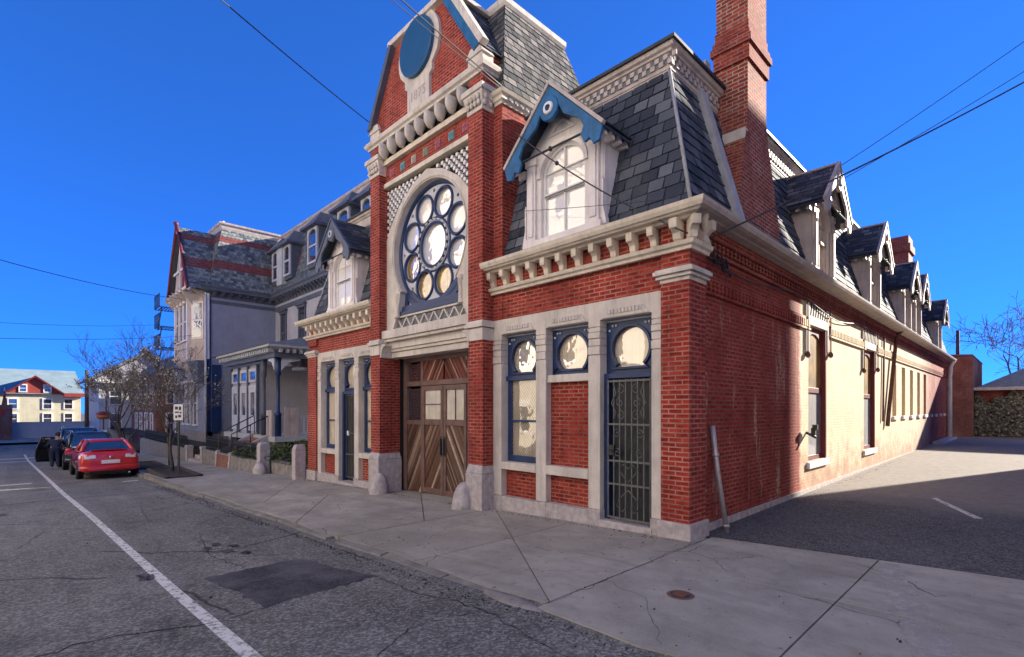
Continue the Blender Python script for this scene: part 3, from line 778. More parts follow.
def bracket(x, y, z, dirx=0, diry=-1, w=.12, big=1.0, mat='cream'):
    """scrolled cornice bracket; (x,y) on the wall, pointing outwards"""
    m = MB(); prof = [(0,0),(.05,-.01),(.10,.02),(.12,.10),(.17,.14),(.22,.15),(.23,.20),(.23,.28),(0,.28)]
    px, py = -diry, dirx
    m.prism([(a*big, c) for a, c in prof], lambda a, c, d: (x+dirx*a+px*d, y+diry*a+py*d, z+c), -w/2, w/2)
    return P(m, 'cornice_bracket', mat, bevel=.008)
for i in range(11): bracket(-3.98+i*.345, .02, 4.12, w=.10, big=.9)
bracket(-.14, -.03, 4.12, w=.12, big=.95); bracket(.0, .0, 4.12, .707, -.707, w=.12, big=1.1); bracket(.0, .26, 4.12, 1, 0, w=.12, big=.95)
for i in range(12): bracket(-12.45+i*.345, .02, 4.07)
# --- bays of the front
def keyhole(cx, cz, r, zb, n=26, fl=.93):
    pts = [(cx+r*math.cos(R(a)), cz+r*math.sin(R(a))) for a in [-48+276*i/n for i in range(n+1)]]
    return pts+[(cx-r*fl, zb), (cx+r*fl, zb)]
def transom(x0, x1, z0, z1, kind='pane'):
    """blue panel with a horseshoe light"""
    cx = (x0+x1)/2; r = min((x1-x0)/2-.13, .34); cz = z1-.14-r; y = .17
    f = MB(); f.plate(rect(x0,x1,z0,z1), [keyhole(cx, cz, r, z0+.1)], XZ(y), 0, .07); w_ = P(f, 'window', 'navy', bevel=.006)
    q = MB(); rr = keyhole(cx, cz, r+.045, z0+.06); ri = keyhole(cx, cz, r, z0+.1)
    q.plate(rr, [ri], XZ(y), -.035, .03); build(q, 'keyhole_moulding', M['navy'], w_, .006)
    q = MB()
    q.plate([(cx+a*.3+0,0+b) for a,b in ()] or rect(x0+.02,x1-.02,z1-.035,z1-.012), [], XZ(y), -.02, .0)
    for sx_ in (-1,1):
        for k2 in range(3): q.blob((cx+sx_*(r+.03-.06*k2+.03), y-.012, z1-.10-.0*k2+(-.07 if k2 == 0 else 0)), .022, 6, 4)
    build(q, 'carved_spandrel', M['pale_field'], w_)
    q = MB(); q.face([(x0+.05,y+.05,z0+.05),(x1-.05,y+.05,z0+.05),(x1-.05,y+.05,z1-.05),(x0+.05,y+.05,z1-.05)]); build(q, 'pane', M[kind], w_)
    return w_
def sash(x0, x1, z0, z1, mesh=True):
    y = .17; zm = (z0+z1)/2-.02
    f = MB(); f.plate(rect(x0,x1,z0,z1), [rect(x0+.09,x1-.09,z0+.12,zm-.02), rect(x0+.09,x1-.09,zm+.02,z1-.04)], XZ(y), 0, .07); w_ = P(f, 'window', 'navy', bevel=.006)
    q = MB(); q.box(x0, x1, y-.05, y-.002, z1-.05, z1+.04); build(q, 'transom_bar', M['navy'], w_, .006)
    q = MB(); q.face([(x0+.05,y+.05,z0+.05),(x1-.05,y+.05,z0+.05),(x1-.05,y+.05,z1),(x0+.05,y+.05,z1)]); build(q, 'pane', M['pane'], w_)
    if mesh:
        q = MB(); s_ = .062; xa, xb, za, zb = x0+.09, x1-.09, z0+.12, z1-.04
        bnd = [(xa,za),(xb,za),(xb,zb),(xa,zb)]
        k2 = -20
        for k2 in range(-60, 60):
            for sg in (1,-1):
                c0 = xa+k2*s_
                pl = [(c0,za),(c0+.007,za),(c0+.007+sg*(zb-za)*.8,zb),(c0+sg*(zb-za)*.8,zb)]
                pl = clip_convex(pl, bnd)
                if len(pl) >= 3: q.face([(a, y+.028+.002*sg, c) for a, c in pl])
        build(q, 'wire_guard', M['iron_gate'], w_)
def hood_relief(x0, x1, z):
    """incised lintel with a row of small teeth"""
    m = MB(); y = -.002
    m.hexa([(x0+.0,y-.02,z),(x1-.0,y-.02,z),(x1,y,z),(x0,y,z)], [(x0+.1,y-.02,z+.13),(x1-.1,y-.02,z+.13),(x1-.1,y,z+.13),(x0+.1,y,z+.13)])
    n = int((x1-x0-.24)/.062)
    for i in range(n):
        xx = x0+.13+i*.062; m.box(xx, xx+.04, y-.035, y-.018, z+.055, z+.115)
    P(m, 'lintel_relief', 'stone')
    m = MB(); m.box(x0+.11, x1-.11, y-.024, y-.019, z+.045, z+.125); P(m, 'lintel_shadow_ground', 'granite')
def post(x0, x1, zb, zt=3.5):
    m = MB(); zs = [zb, 2.66, 2.80, 2.92, 3.02, 3.10, zt]
    for i in range(len(zs)-1):
        o = .0 if i in (0, 5) else .012*(i % 2)
        m.box(x0, x1, -.008-o, .30, zs[i]+.012, zs[i+1])
    m.box(x0+.01, x1-.01, .01, .28, zb, zt-.01)
    P(m, 'stone_mullion', 'stone', bevel=.007)
    m = MB(); m.box(x0-.012, x1+.012, -.03, .30, zb-.9, zb+.008); P(m, 'mullion_base', 'granite', bevel=.01)
def lintel(x0, x1):
    m = MB(); m.box(x0, x1, -.004, .3, 3.215, 3.502); P(m, 'stone_lintel', 'stone')
def spandrel(x0, x1, z0, z1):
    m = MB(); m.box(x0, x1, .13, .3, z0, z1); P(m, 'brick_panel', 'brick')
def sill(x0, x1, z0, z1, o=.02):
    m = MB(); m.box(x0, x1, -o, .29, z0, z1); P(m, 'stone_sill', 'stone', bevel=.01)
def plinth(x0, x1, z):
    m = MB(); m.box(x0, x1, -.02, .3, z-.9, z); P(m, 'granite_plinth', 'granite_rough' if False else 'granite', bevel=.015)
# right block
RP = [(-4.03,-3.80),(-2.90,-2.66),(-1.74,-1.51),(-.60,-.43)]
for i, (a, c) in enumerate(RP): post(a, c, (.14,.16,.19,.20)[i])
lintel(-4.03, -.43)
for a, c in ((-3.80,-2.90),(-2.66,-1.74),(-1.51,-.60)): hood_relief(a+.04, c-.04, 3.225)
transom(-3.80,-2.90, 2.39, 3.215, 'pane'); sash(-3.80,-2.90, .80, 2.39)
sill(-3.80,-2.90,.66,.80); spandrel(-3.80,-2.90,.15,.66); plinth(-3.80,-2.90,.15)
transom(-2.66,-1.74, 2.39, 3.215, 'pane'); sill(-2.66,-1.74,2.26,2.39,-.03); spandrel(-2.66,-1.74,.82,2.26); sill(-2.66,-1.74,.66,.82); spandrel(-2.66,-1.74,.17,.66); plinth(-2.66,-1.74,.17)
transom(-1.51,-.60, 2.36, 3.215, 'pane')
# right door and its iron gate
b = MB(); b.box(-1.51,-.60,.24,.28,.05,2.36); dr = P(b, 'door', 'iron')
b = MB()
for x0, x1 in ((-1.40,-1.1),(-1.0,-.7)):
    for z0, z1 in ((.25,.95),(1.1,2.2)): b.box(x0,x1,.222,.238,z0,z1)
build(b, 'door_panel', M['iron'], dr, .01)
b = MB(); b.box(-1.51,-1.43,.10,.235,.05,2.36); b.box(-.68,-.60,.10,.235,.05,2.36); b.box(-1.43,-.68,.1,.235,2.28,2.36); build(b, 'door_frame', M['navy'], dr, .006)
b = MB(); b.box(-1.53,-.58,-.05,.3,-.3,.06); build(b, 'door_step', M['granite'], dr, .012)
gt = MB(); x0, x1, z0, z1, gy = -1.40, -.64, .10, 2.26, .05
for zz in (z0, .62, .98, 1.55, 2.22): gt.box(x0, x1, gy-.012, gy+.012, zz, zz+.028)
for i in range(8):
    xx = x0+i*(x1-x0-.018)/7; gt.box(xx, xx+.018, gy-.009, gy+.009, z0, z1)
def scroll(m, cx, cz, r, y, s=1, turns=1.3, rr=.008):
    m.tube([(cx+s*r*(1-t/22)*math.cos(t*turns*2*math.pi/20+math.pi/2), y, cz+r*(1-t/22)*math.sin(t*turns*2*math.pi/20+math.pi/2)) for t in range(20)], rr, 5)
for s in (1,-1):
    cx = -1.02
    gt.tube([(cx, gy-.015, .68),(cx+s*.13,gy-.015,.82),(cx+s*.15,gy-.015,.90),(cx+s*.08,gy-.015,.95),(cx,gy-.015,.89)], .009, 5)
    gt.tube([(cx, gy-.015, .56),(cx+s*.16,gy-.015,.42),(cx+s*.2,gy-.015,.3),(cx+s*.1,gy-.015,.22),(cx+s*.04,gy-.015,.3)], .009, 5)
    scroll(gt, cx+s*.2, 1.12, .07, gy-.015, s); scroll(gt, cx+s*.2, 1.42, .07, gy-.015, -s)
    for zz in (1.7,1.9,2.1): scroll(gt, cx+s*.14, zz, .08, gy-.015, s if zz != 1.9 else -s)
    gt.tube([(cx+s*.27,gy-.015,1.6),(cx+s*.22,gy-.015,1.75),(cx+s*.3,gy-.015,1.9),(cx+s*.22,gy-.015,2.05),(cx+s*.27,gy-.015,2.2)], .009, 5)
go = P(gt, 'iron_gate', 'iron_gate')
b = MB(); b.box(-1.375,-1.27,gy-.03,gy+.02,1.08,1.24); b.tube([(-1.33,gy-.03,1.16),(-1.33,gy-.08,1.16),(-1.25,gy-.08,1.16)], .012); build(b, 'gate_lock', M['iron'], go)
# left block
LP = [(-12.06,-11.82),(-10.87,-10.63),(-9.70,-9.46),(-8.52,-8.28)]
for i, (a, c) in enumerate(LP): post(a, c, (-.16,-.13,-.10,-.07)[i], 3.46)
lintel(-12.06,-8.28)
for a, c in ((-11.82,-10.87),(-10.63,-9.70),(-9.46,-8.52)): hood_relief(a+.04, c-.04, 3.225)
for a, c in ((-11.82,-10.87),(-9.46,-8.52)):
    transom(a, c, 2.36, 3.215); sash(a, c, .62, 2.36, False); sill(a,c,.48,.62); spandrel(a,c,-.12,.48); plinth(a,c,-.12)
transom(-10.63,-9.70,2.30,3.215)
b = MB(); b.box(-10.63,-9.70,.24,.28,-.25,2.30); dr = P(b, 'door', 'iron')
b = MB(); b.box(-10.63,-10.55,.10,.235,-.25,2.30); b.box(-9.78,-9.70,.10,.235,-.25,2.30); b.box(-10.55,-9.78,.1,.235,2.22,2.30); build(b, 'door_frame', M['navy'], dr, .006)
b = MB()
for i in range(7): b.box(-10.5+i*.115,-10.485+i*.115,.15,.165,-.15,2.2)
for zz in (-.15,.5,1.1,2.18): b.box(-10.5,-9.79,.148,.168,zz,zz+.025)
build(b, 'iron_gate', M['iron_gate'], dr)
b = MB(); b.box(-10.38,-10.3,.12,.15,1.05,1.18); build(b, 'mail_slot', M['white'], dr)
b = MB(); b.box(-10.64,-9.69,-.05,.3,-.9,-.25); build(b, 'door_step', M['granite'], dr, .012)
# --- tower: pilasters, piers, capitals, guard stones
TX = -6.165
for s in (-1, 1):
    xa, xb = (TX-2.135, TX-1.705) if s < 0 else (TX+1.705, TX+2.135)
    b = MB(); b.box(xa, xb, -.28, .3, 3.42, 7.55); b.box(xa, xb, -.27, .3, .6, 3.20); b.box(xa,xb,-.27,.1,7.95,8.42)
    b.box(xa, xb, .28 if False else .3, .62, .2, 3.3)
    P(b, 'tower_pilaster', 'brick')
    b = MB()                                               # springer capital
    prof = [(0,0),(.02,0),(.03,.12),(.06,.22),(.14,.28),(.15,.36),(.10,.40),(0,.40)]
    b.box(xa-.012, xb+.012, -.295, .3, 3.12, 3.36); b.box(xa-.05, xb+.05, -.345, .3, 3.37, 3.45); b.box(xa-.03,xb+.03,-.31,.3,3.45,3.50)
    xi = xb if s < 0 else xa
    b.prism([(0,0),(.04,.02),(.06,.14),(.12,.24),(.22,.29),(.22,.33),(0,.33)], lambda a, c, d: (xi-s*a, d, 3.04+c), -.26, .25)
    P(b, 'pier_capital', 'stone', bevel=.008)
    b = MB()                                               # carved capital under the gable
    b.box(xa-.012,xb+.012,-.30,.3,7.52,7.60); b.hexa([(xa-.01,-.29,7.60),(xb+.01,-.29,7.60),(xb+.01,.3,7.60),(xa-.01,.3,7.60)],[(xa-.07,-.36,7.86),(xb+.07,-.36,7.86),(xb+.07,.3,7.86),(xa-.07,.3,7.86)])
    b.box(xa-.10,xb+.10,-.39,.3,7.86,7.97); P(b, 'tower_capital', 'stone', bevel=.008)
    b = MB()
    for k2 in range(4):
        for j2 in range(2): b.blob((xa+.06+k2*(xb-xa-.12)/3, -.33-.02*j2, 7.66+.1*j2), .055, 6, 5, 0, (1,.6,1.2))
        for j2 in range(2):
            if s > 0: b.blob((xb+.035+.02*j2, -.24+k2*.14, 7.66+.1*j2), .055, 6, 5, 0, (.6,1,1.2))
    P(b, 'carved_leaves', 'stone')
    b = MB(); b.box(xa-.0, xb+.0, -.29, .0, 8.46, 8.62); b.hexa([(xa-.04,-.32,8.62),(xb+.04,-.32,8.62),(xb+.04,.0,8.62),(xa-.04,.0,8.62)],[(xa+.08,-.30,8.80),(xb-.08,-.30,8.80),(xb-.08,.0,8.80),(xa+.08,.0,8.80)]); P(b, 'gable_kneeler', 'stone', bevel=.01)
    zg = gz(xa)
    b = MB(); b.box(xa-.03, xb+.03, -.33, .34, zg-.6, .56); b.hexa([(xa-.03,-.33,.56),(xb+.03,-.33,.56),(xb+.03,.34,.56),(xa-.03,.34,.56)],[(xa+.0,-.285,.72),(xb-.0,-.285,.72),(xb-.0,.3,.72),(xa+.0,.3,.72)])
    P(b, 'granite_pier', 'granite', bevel=.02)
    b = MB(); xc = xi-s*.06                                  # guard stone
    rings = []
    for h, r0 in ((-.6,.27),(0,.265),(.16,.25),(.3,.22),(.42,.17),(.5,.10),(.53,.02)):
        rings.append([(xc-s*.02+r0*math.cos(2*math.pi*k2/14)*.85, -.34+r0*math.sin(2*math.pi*k2/14)*.9+.05*h, zg-.02+h) for k2 in range(14)])
    b.loft(rings, smooth=True); P(b, 'guard_stone', 'granite')
XL, XR = TX-1.705, TX+1.705
# tower upper body
b = MB(); b.box(-8.56,-8.28,.0,4,3.5,7.62); b.box(-4.05,-3.78,.0,4,3.5,7.62); b.box(-8.5,-3.84,.3,.6,4.0,7.7); P(b, 'tower_wall', 'brick')
# door opening: lintels
b = MB(); b.box(XL, XR, -.22, .3, 3.50, 3.70); b.box(XL,XR,-.17,.3,3.43,3.497); P(b, 'door_lintel', 'stone', bevel=.01)
b = MB(); b.box(XL,XR,-.06,.4,3.27,3.43); b.box(XL,XR,-.02,.42,3.20,3.268); b.box(XL,XR,.03,.44,3.06,3.197); P(b, 'stepped_architrave', 'stone', bevel=.006)
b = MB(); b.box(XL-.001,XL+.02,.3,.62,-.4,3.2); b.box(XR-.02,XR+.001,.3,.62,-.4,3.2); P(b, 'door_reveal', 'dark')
# carriage doors
DY = .43; zg = gz(TX)-.03
b = MB()
for x0, x1 in ((XL+.0,XL+.16),(XR-.16,XR-.0)): b.box(x0,x1,DY-.04,DY+.1,zg,3.06)
b.box(XL+.16,XR-.16,DY-.04,DY+.1,2.96,3.06); b.box(XL+.16,XR-.16,DY-.05,DY+.1,2.36,2.48)
for x0 in (TX-.94,TX+.84): b.box(x0,x0+.1,DY-.03,DY+.1,zg,2.96)
cf = P(b, 'carriage_door_frame', 'wood_frame', bevel=.008)
def planks(m, quad, ang, w, y, dep=.02, seed=1):
    """boards at an angle clipped to a panel"""
    rg = random.Random(seed); (x0,x1,z0,z1) = quad
    bnd = [(x0,z0),(x1,z0),(x1,z1),(x0,z1)]; ca, sa = math.cos(ang), math.sin(ang); cx, cz = (x0+x1)/2, (z0+z1)/2
    t = -3.0
    while t < 3.0:
        ww = w*rg.uniform(.8,1.2)
        pl = [(cx+ca*l-sa*o, cz+sa*l+ca*o) for l, o in ((-4,t+.004),(4,t+.004),(4,t+ww-.004),(-4,t+ww-.004))]
        pl = clip_convex(pl, bnd)
        if len(pl) >= 3:
            dd = rg.uniform(0,.012); m.prism(pl, lambda a, c, d: (a, y-d-dd*(d>0), c), 0, dep, rnd=min(1,max(0,rg.gauss(.5,.33))))
        t += ww
for i, (x0, x1, sg) in enumerate(((TX-.84,TX-.01,1),(TX+.01,TX+.84,-1))):
    b = MB()
    b.box(x0,x0+.09,DY-.055,DY+.02,zg+.03,2.35); b.box(x1-.09,x1,DY-.055,DY+.02,zg+.03,2.35)
    for z0, z1 in ((zg+.03,zg+.16),(1.42,1.56),(2.24,2.35)): b.box(x0+.09,x1-.09,DY-.05,DY+.02,z0,z1)
    lf = build(b, 'door_leaf', M['wood_frame'], CH, .008)
    b = MB(); planks(b, (x0+.09,x1-.09,zg+.16,1.42), sg*R(60), .058, DY, .02, 5+i); build(b, 'herringbone_panel', M['wood_door'], lf)
    b = MB(); b.face([(x0+.09,DY-.015,1.56),(x1-.09,DY-.015,1.56),(x1-.09,DY-.015,2.24),(x0+.09,DY-.015,2.24)]); build(b, 'pane', M['pane_door'], lf)
    b = MB()
    xm = (x0+x1)/2
    b.box(xm-.012,xm+.012,DY-.035,DY-.016,1.56,2.24) if sg < 0 else b.box(x0+.09,x1-.09,DY-.035,DY-.016,1.90,1.92); build(b, 'glazing_bar', M['wood_frame'], lf)
    b = MB(); xx = x1-.05 if sg > 0 else x0+.05; b.box(xx-.012,xx+.012,DY-.10,DY-.056,.75,1.12); b.box(xx-.03,xx+.03,DY-.065,DY-.054,.7,1.17); build(b, 'door_handle', M['iron'], lf)
    b = MB(); planks(b, (x0+.02,x1-.02,2.48,2.96), sg*R(56), .05, DY, .02, 15+i); build(b, 'herringbone_transom', M['wood_red'], cf)
for x0, x1 in ((XL+.16,TX-.94),(TX+.94,XR-.16)):
    b = MB(); planks(b, (x0,x1,zg,1.45), R(60), .08, DY+.02, .02, 31); build(b, 'side_panel', M['wood_door'], cf)
    b = MB()
    for z0, z1 in ((1.5,2.3),(2.5,2.92)): b.face([(x0,DY+.03,z0),(x1,DY+.03,z0),(x1,DY+.03,z1),(x0,DY+.03,z1)])
    build(b, 'pane', M['pane_dark'], cf)
    b = MB(); b.box(x0,x1,DY-.03,DY+.05,1.42,1.52); build(b, 'rail', M['wood_frame'], cf)
# zig-zag panel
b = MB(); b.box(XL,XR,.02,.3,3.70,4.02); P(b, 'zigzag_ground', 'grey_board')
b = MB(); nz = 9; wz = (XR-XL-.1)/nz
for i in range(nz):
    xa = XL+.05+i*wz
    for p, q in (((xa,3.98),(xa+wz/2,3.74)),((xa+wz/2,3.74),(xa+wz,3.98))):
        b.hexa([(p[0]-.022,-.02,p[1]),(p[0]+.022,-.02,p[1]),(p[0]+.022,.025,p[1]),(p[0]-.022,.025,p[1])],[(q[0]-.022,-.02,q[1]),(q[0]+.022,-.02,q[1]),(q[0]+.022,.025,q[1]),(q[0]-.022,.025,q[1])])
b.box(XL,XR,-.03,.02,3.99,4.03); b.box(XL,XR,-.03,.02,3.70,3.735); P(b, 'zigzag_moulding', 'stone')
b = MB(); b.box(XL+.22,XR-.22,-.04,.25,4.04,4.12); b.box(XL+.25,XR-.25,.02,.25,4.12,4.26); P(b, 'rose_window_sill', 'navy', bevel=.006)
b = MB(); b.box(XL+.22,XR-.22,-.03,.2,4.035,4.06); P(b, 'sill_shadow_board', 'grey_board')
# stone keyhole surround
RC = 5.52; RR = 1.38
def arc(cx, cz, r, a0, a1, n): return [(cx+r*math.cos(R(a0+(a1-a0)*i/n)), cz+r*math.sin(R(a0+(a1-a0)*i/n))) for i in range(n+1)]
hole = arc(TX, RC, RR, -42, 222, 44)+[(TX-1.10,4.55),(TX-1.18,4.1),(TX-1.42,3.72),(TX+1.42,3.72),(TX+1.18,4.1),(TX+1.10,4.55)]
outer = [(XL,3.71),(XL,5.95)]+[(TX-1.5,6.26),(TX-1.14,6.64),(TX-.6,6.98),(TX,7.17),(TX+.6,6.98),(TX+1.14,6.64),(TX+1.5,6.26)]+[(XR,5.95),(XR,3.71)]
b = MB(); b.plate(outer, [hole], XZ(0), -.08, .22); P(b, 'keyhole_surround', 'stone', bevel=.015)
b = MB()
hp = hole[:45]; b.tube([(x, -.085, z) for x, z in [(TX+(x-TX)*1.03, RC+(z-RC)*1.03) for x, z in hp]], .016, 6)
for s in (-1,1):
    b.lathe([(.09,0),(.07,.05),(.06,.45),(.085,.5),(.085,.58),(.0,.6)], (TX+s*1.22,-.06,3.98), n=10)
P(b, 'arch_roll_moulding', 'stone')
# chequer work above
b = MB(); b.plate([(XL,7.22)]+outer[1:-1]+[(XR,7.22)], [], XZ(0), .0, .2); P(b, 'chequer_ground', 'dark')
b = MB(); cs = .085; nx = int((XR-XL)/cs)
def in_arch(x, z):
    pts = outer[1:-1]
    for i in range(len(pts)-1):
        (xa, za), (xb, zb) = pts[i], pts[i+1]
        if xa <= x <= xb: return z < za+(zb-za)*(x-xa)/max(1e-6, xb-xa)
    return False
for i in range(nx+1):
    for j in range(16):
        if (i+j) % 2: continue
        xa = XL+i*cs; za = 5.88+j*cs
        if xa+cs > XR+.01 or za+cs > 7.2: continue
        if in_arch(xa+cs/2, za+.02): continue
        b.box(xa+.006, xa+cs-.006, -.06, .0, za+.006, za+cs-.006)
P(b, 'chequer_blocks', 'white')
# rose window
YR = .13
b = MB(); rosep = arc(TX, RC, RR+.02, -42, 222, 44)+[(TX-1.16,4.12),(TX+1.16,4.12)]
petals = [(TX+.935*math.cos(R(22.5+45*k2)), RC+.935*math.sin(R(22.5+45*k2))) for k2 in range(8)]
holes = [arc(px, pz, .31, 0, 345, 23) for px, pz in petals]+[arc(TX, RC, .47, 0, 348, 29)]
dots = []
for k2 in range(8):
    a = R(45*k2); r = 1.22
    if 45*k2 in (270,): continue
    dots.append(arc(TX+r*math.cos(a), RC+r*math.sin(a), .045, 0, 300, 5))
tri = [[(TX+s*.98,4.2),(TX+s*1.02,4.42),(TX+s*.76,4.2)] for s in (-1,1)]
b.plate(rosep, holes+dots, XZ(YR), 0, .08); RW = P(b, 'rose_window', 'pale_field')
b = MB()
for px, pz in petals: b.torus((px,YR-.005,pz), .325, .036, 'y', 28, 6)
b.torus((TX,YR-.01,RC), .49, .036, 'y', 32, 6); b.torus((TX,YR,RC), 1.37, .06, 'y', 48, 6); b.torus((TX,YR-.005,RC), .60, .022, 'y', 32, 5)
build(b, 'blue_tracery', M['navy'], RW)
b = MB()
for k2 in range(22):
    a = 2*math.pi*k2/22; c_, s_ = math.cos(a), math.sin(a)
    b.tube([(TX+.555*math.cos(a-.08),YR-.05,RC+.555*math.sin(a-.08)),(TX+.555*math.cos(a+.08),YR-.05,RC+.555*math.sin(a+.08))], .018, 5)
build(b, 'bead_ring', M['white'], RW)
b = MB(); b.plate([(TX-1.16,4.13),(TX+1.16,4.13),(TX+1.10,4.60),(TX+.86,4.62),(TX+.5,4.34),(TX,4.23),(TX-.5,4.34),(TX-.86,4.62),(TX-1.10,4.60)], tri, XZ(YR), -.05, -.004); build(b, 'blue_spandrel', M['navy'], RW)
for k2, (px, pz) in enumerate(petals):
    b = MB(); b.face([(px+.31*math.cos(R(15*i)), YR+.05, pz+.31*math.sin(R(15*i))) for i in range(24)])
    build(b, 'pane', M['pane_amber' if k2 in (4,5,6) else 'pane_white'], RW)
b = MB(); b.face([(TX+.49*math.cos(R(12*i)), YR+.05, RC+.49*math.sin(R(12*i))) for i in range(30)]); build(b, 'centre_pane', M['pane_white'], RW)
# tile frieze
b = MB(); b.box(XL,XR,-.10,.3,7.32,7.74); P(b, 'tile_frieze', 'brick')
b = MB(); b.box(XL,XR,-.16,.3,7.21,7.32); b.box(XL,XR,-.20,.3,7.74,7.86); P(b, 'frieze_band', 'cream', bevel=.008)
for i, tm in enumerate(('tile_pink','tile_teal','tile_pale','tile_green','tile_pink','tile_teal','tile_pink')):
    xc = XL+.3+i*(XR-XL-.6)/6; r = .09; b = MB()
    b.box(xc-r,xc+r,-.115,-.09,7.53-r,7.53+r)
    for a in range(0,360,45): b.blob((xc+.06*math.cos(R(a)),-.118,7.53+.06*math.sin(R(a))), .028, 6, 4, 0, (1,.5,1))
    b.blob((xc,-.12,7.53), .03, 6, 4, 0, (1,.6,1)); P(b, 'glazed_tile', tm)
# corbel table of big scrolls and the belt above
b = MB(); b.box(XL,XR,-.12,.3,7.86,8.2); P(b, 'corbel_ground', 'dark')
for i in range(9):
    xc = XL+.19+i*(XR-XL-.38)/8; b = MB()
    rings = []
    for t, (yy, zz, rx_, rz_) in enumerate(((-.14,8.10,.13,.10),(-.2,8.04,.135,.16),(-.30,8.03,.125,.155),(-.38,8.06,.09,.11),(-.40,8.07,.02,.03))):
        rx_ *= .64; rz_ *= 1.2; rings.append([(xc+rx_*math.cos(2*math.pi*k2/14), yy, zz+rz_*math.sin(2*math.pi*k2/14)) for k2 in range(14)])
    b.loft(rings, smooth=True); P(b, 'scroll_corbel', 'stone')
b = MB()
b.sweep([(TX-2.14,.1),(TX-2.14,-.26),(TX+2.14,-.26),(TX+2.14,.1)], [(-.1,8.23),(.05,8.23),(.06,8.27),(.11,8.30),(.13,8.37),(.10,8.40),(.10,8.42),(.03,8.46),(-.1,8.46)]); P(b, 'belt_cornice', 'stone')
# gable
gp = [(TX-2.05,8.46),(TX-2.05,8.75),(TX-1.02,10.30),(TX+1.02,10.30),(TX+2.05,8.75),(TX+2.05,8.46)]
b = MB(); b.prism(gp, XZ(0), -.24, .3); P(b, 'gable_wall', 'brick')
b = MB(); b.plate([(TX-.42,8.47),(TX+.42,8.47),(TX+.42,8.98),(TX+.52,9.04),(TX+.52,9.2),(TX+.7,9.38)]+arc(TX,9.72,.78,-22,202,26)+[(TX-.7,9.38),(TX-.52,9.2),(TX-.52,9.04),(TX-.42,8.98)], [], XZ(0), -.31, -.2); pq = P(b, 'date_plaque', 'stone', bevel=.008)
b = MB(); b.lathe([(.0,-.40),(.60,-.40),(.62,-.385),(.62,-.3)], (TX,0,9.74), 'y', 40, False); build(b, 'round_panel', M['blue_disk'], pq)
def letters(text, name, mat, parent, loc, size, rot=(R(90),0,0), ext=.006, spacing=1.0):
    cu = bpy.data.curves.new(name, 'FONT'); cu.body = text; cu.size = size; cu.extrude = ext; cu.align_x = 'CENTER'; cu.align_y = 'CENTER'; cu.space_character = spacing
    to = bpy.data.objects.new(name, cu); COL.objects.link(to); dg = bpy.context.evaluated_depsgraph_get()
    me = bpy.data.meshes.new_from_object(to.evaluated_get(dg)); bpy.data.objects.remove(to); bpy.data.curves.remove(cu)
    me.materials.clear(); me.materials.append(mat); o = bpy.data.objects.new(name, me); COL.objects.link(o)
    o.parent = parent; off = Vector(); p = parent
    while p: off += p.location; p = p.parent
    o.location = Vector(loc)-off; o.rotation_euler = rot; return o
letters('1875', 'date_numerals', M['granite'], pq, (TX,-.312,8.74), .30, spacing=1.05)
b = MB()                                                    # copings
for s in (1,):
    p0, p1 = (TX+s*2.12,8.80), (TX+s*1.06,10.40)
    b.hexa([(p0[0],-.36,p0[1]-.06),(p0[0]+s*.12,-.36,p0[1]),(p0[0]+s*.12,-.2,p0[1]),(p0[0],-.2,p0[1]-.06)],[(p1[0],-.36,p1[1]-.06),(p1[0]+s*.12,-.36,p1[1]+.03),(p1[0]+s*.12,-.2,p1[1]+.03),(p1[0],-.2,p1[1]-.06)])
b.box(TX-1.2,TX+1.2,-.36,-.2,10.32,10.44); b.box(TX+1.08,TX+1.2,-.2,1.0,10.34,10.43); b.box(TX-1.2,TX-1.08,-.2,1.0,10.34,10.43); P(b, 'gable_coping', 'stone', bevel=.01)
b = MB(); b.hexa([(TX-2.16,-.37,8.72),(TX-2.0,-.37,8.72),(TX-2.0,-.19,8.72),(TX-2.3,-.19,8.80)],[(TX-1.14,-.37,10.36),(TX-1.02,-.37,10.30),(TX-1.02,-.19,10.30),(TX-1.22,-.19,10.43)]); P(b, 'dark_verge', 'dark_trim')
b = MB()
for s in (1,):
    p0, p1 = (TX+s*1.96,8.72), (TX+s*.98,10.22)
    b.hexa([(p0[0]-s*.04,-.33,p0[1]-.02),(p0[0]+s*.15,-.33,p0[1]+.07),(p0[0]+s*.15,-.23,p0[1]+.07),(p0[0]-s*.04,-.23,p0[1]-.02)],[(p1[0]-s*.04,-.33,p1[1]-.02),(p1[0]+s*.13,-.33,p1[1]+.11),(p1[0]+s*.13,-.23,p1[1]+.11),(p1[0]-s*.04,-.23,p1[1]-.02)])
P(b, 'gable_bargeboard', 'blue', bevel=.006)
# gable roof running back to the mansard, and tower mansard
b = MB()
for s in (-1,1):
    q = [(TX+s*2.13,-.21,8.72),(TX+s*2.13,1.6,8.72),(TX+s*1.10,1.6,10.34),(TX+s*1.10,-.21,10.34)]
    slates(b, q, .24, .17, seed=3)
b.box(TX-1.1,TX+1.1,.3,1.6,10.2,10.37); P(b, 'gable_roof', 'slate')
B0 = [(-8.62,-.04),(-3.72,-.04),(-3.72,3.45),(-8.62,3.45)]; T0 = [(-7.78,.8),(-4.55,.8),(-4.55,2.72),(-7.78,2.72)]
b = MB(); zb, zt = 7.82, 10.42
def flare(p, q): return [(*p[0],zb),(*p[1],zb),(*q[1],zt),(*q[0],zt)]
for k2, (i, j) in enumerate(((0,1),(1,2),(2,3),(3,0))):
    slates(b, [(*B0[i],zb),(*B0[j],zb),(*T0[j],zt),(*T0[i],zt)], .23, .17, seed=10+k2, jit=.012)
P(b, 'tower_mansard', 'slate_tower')
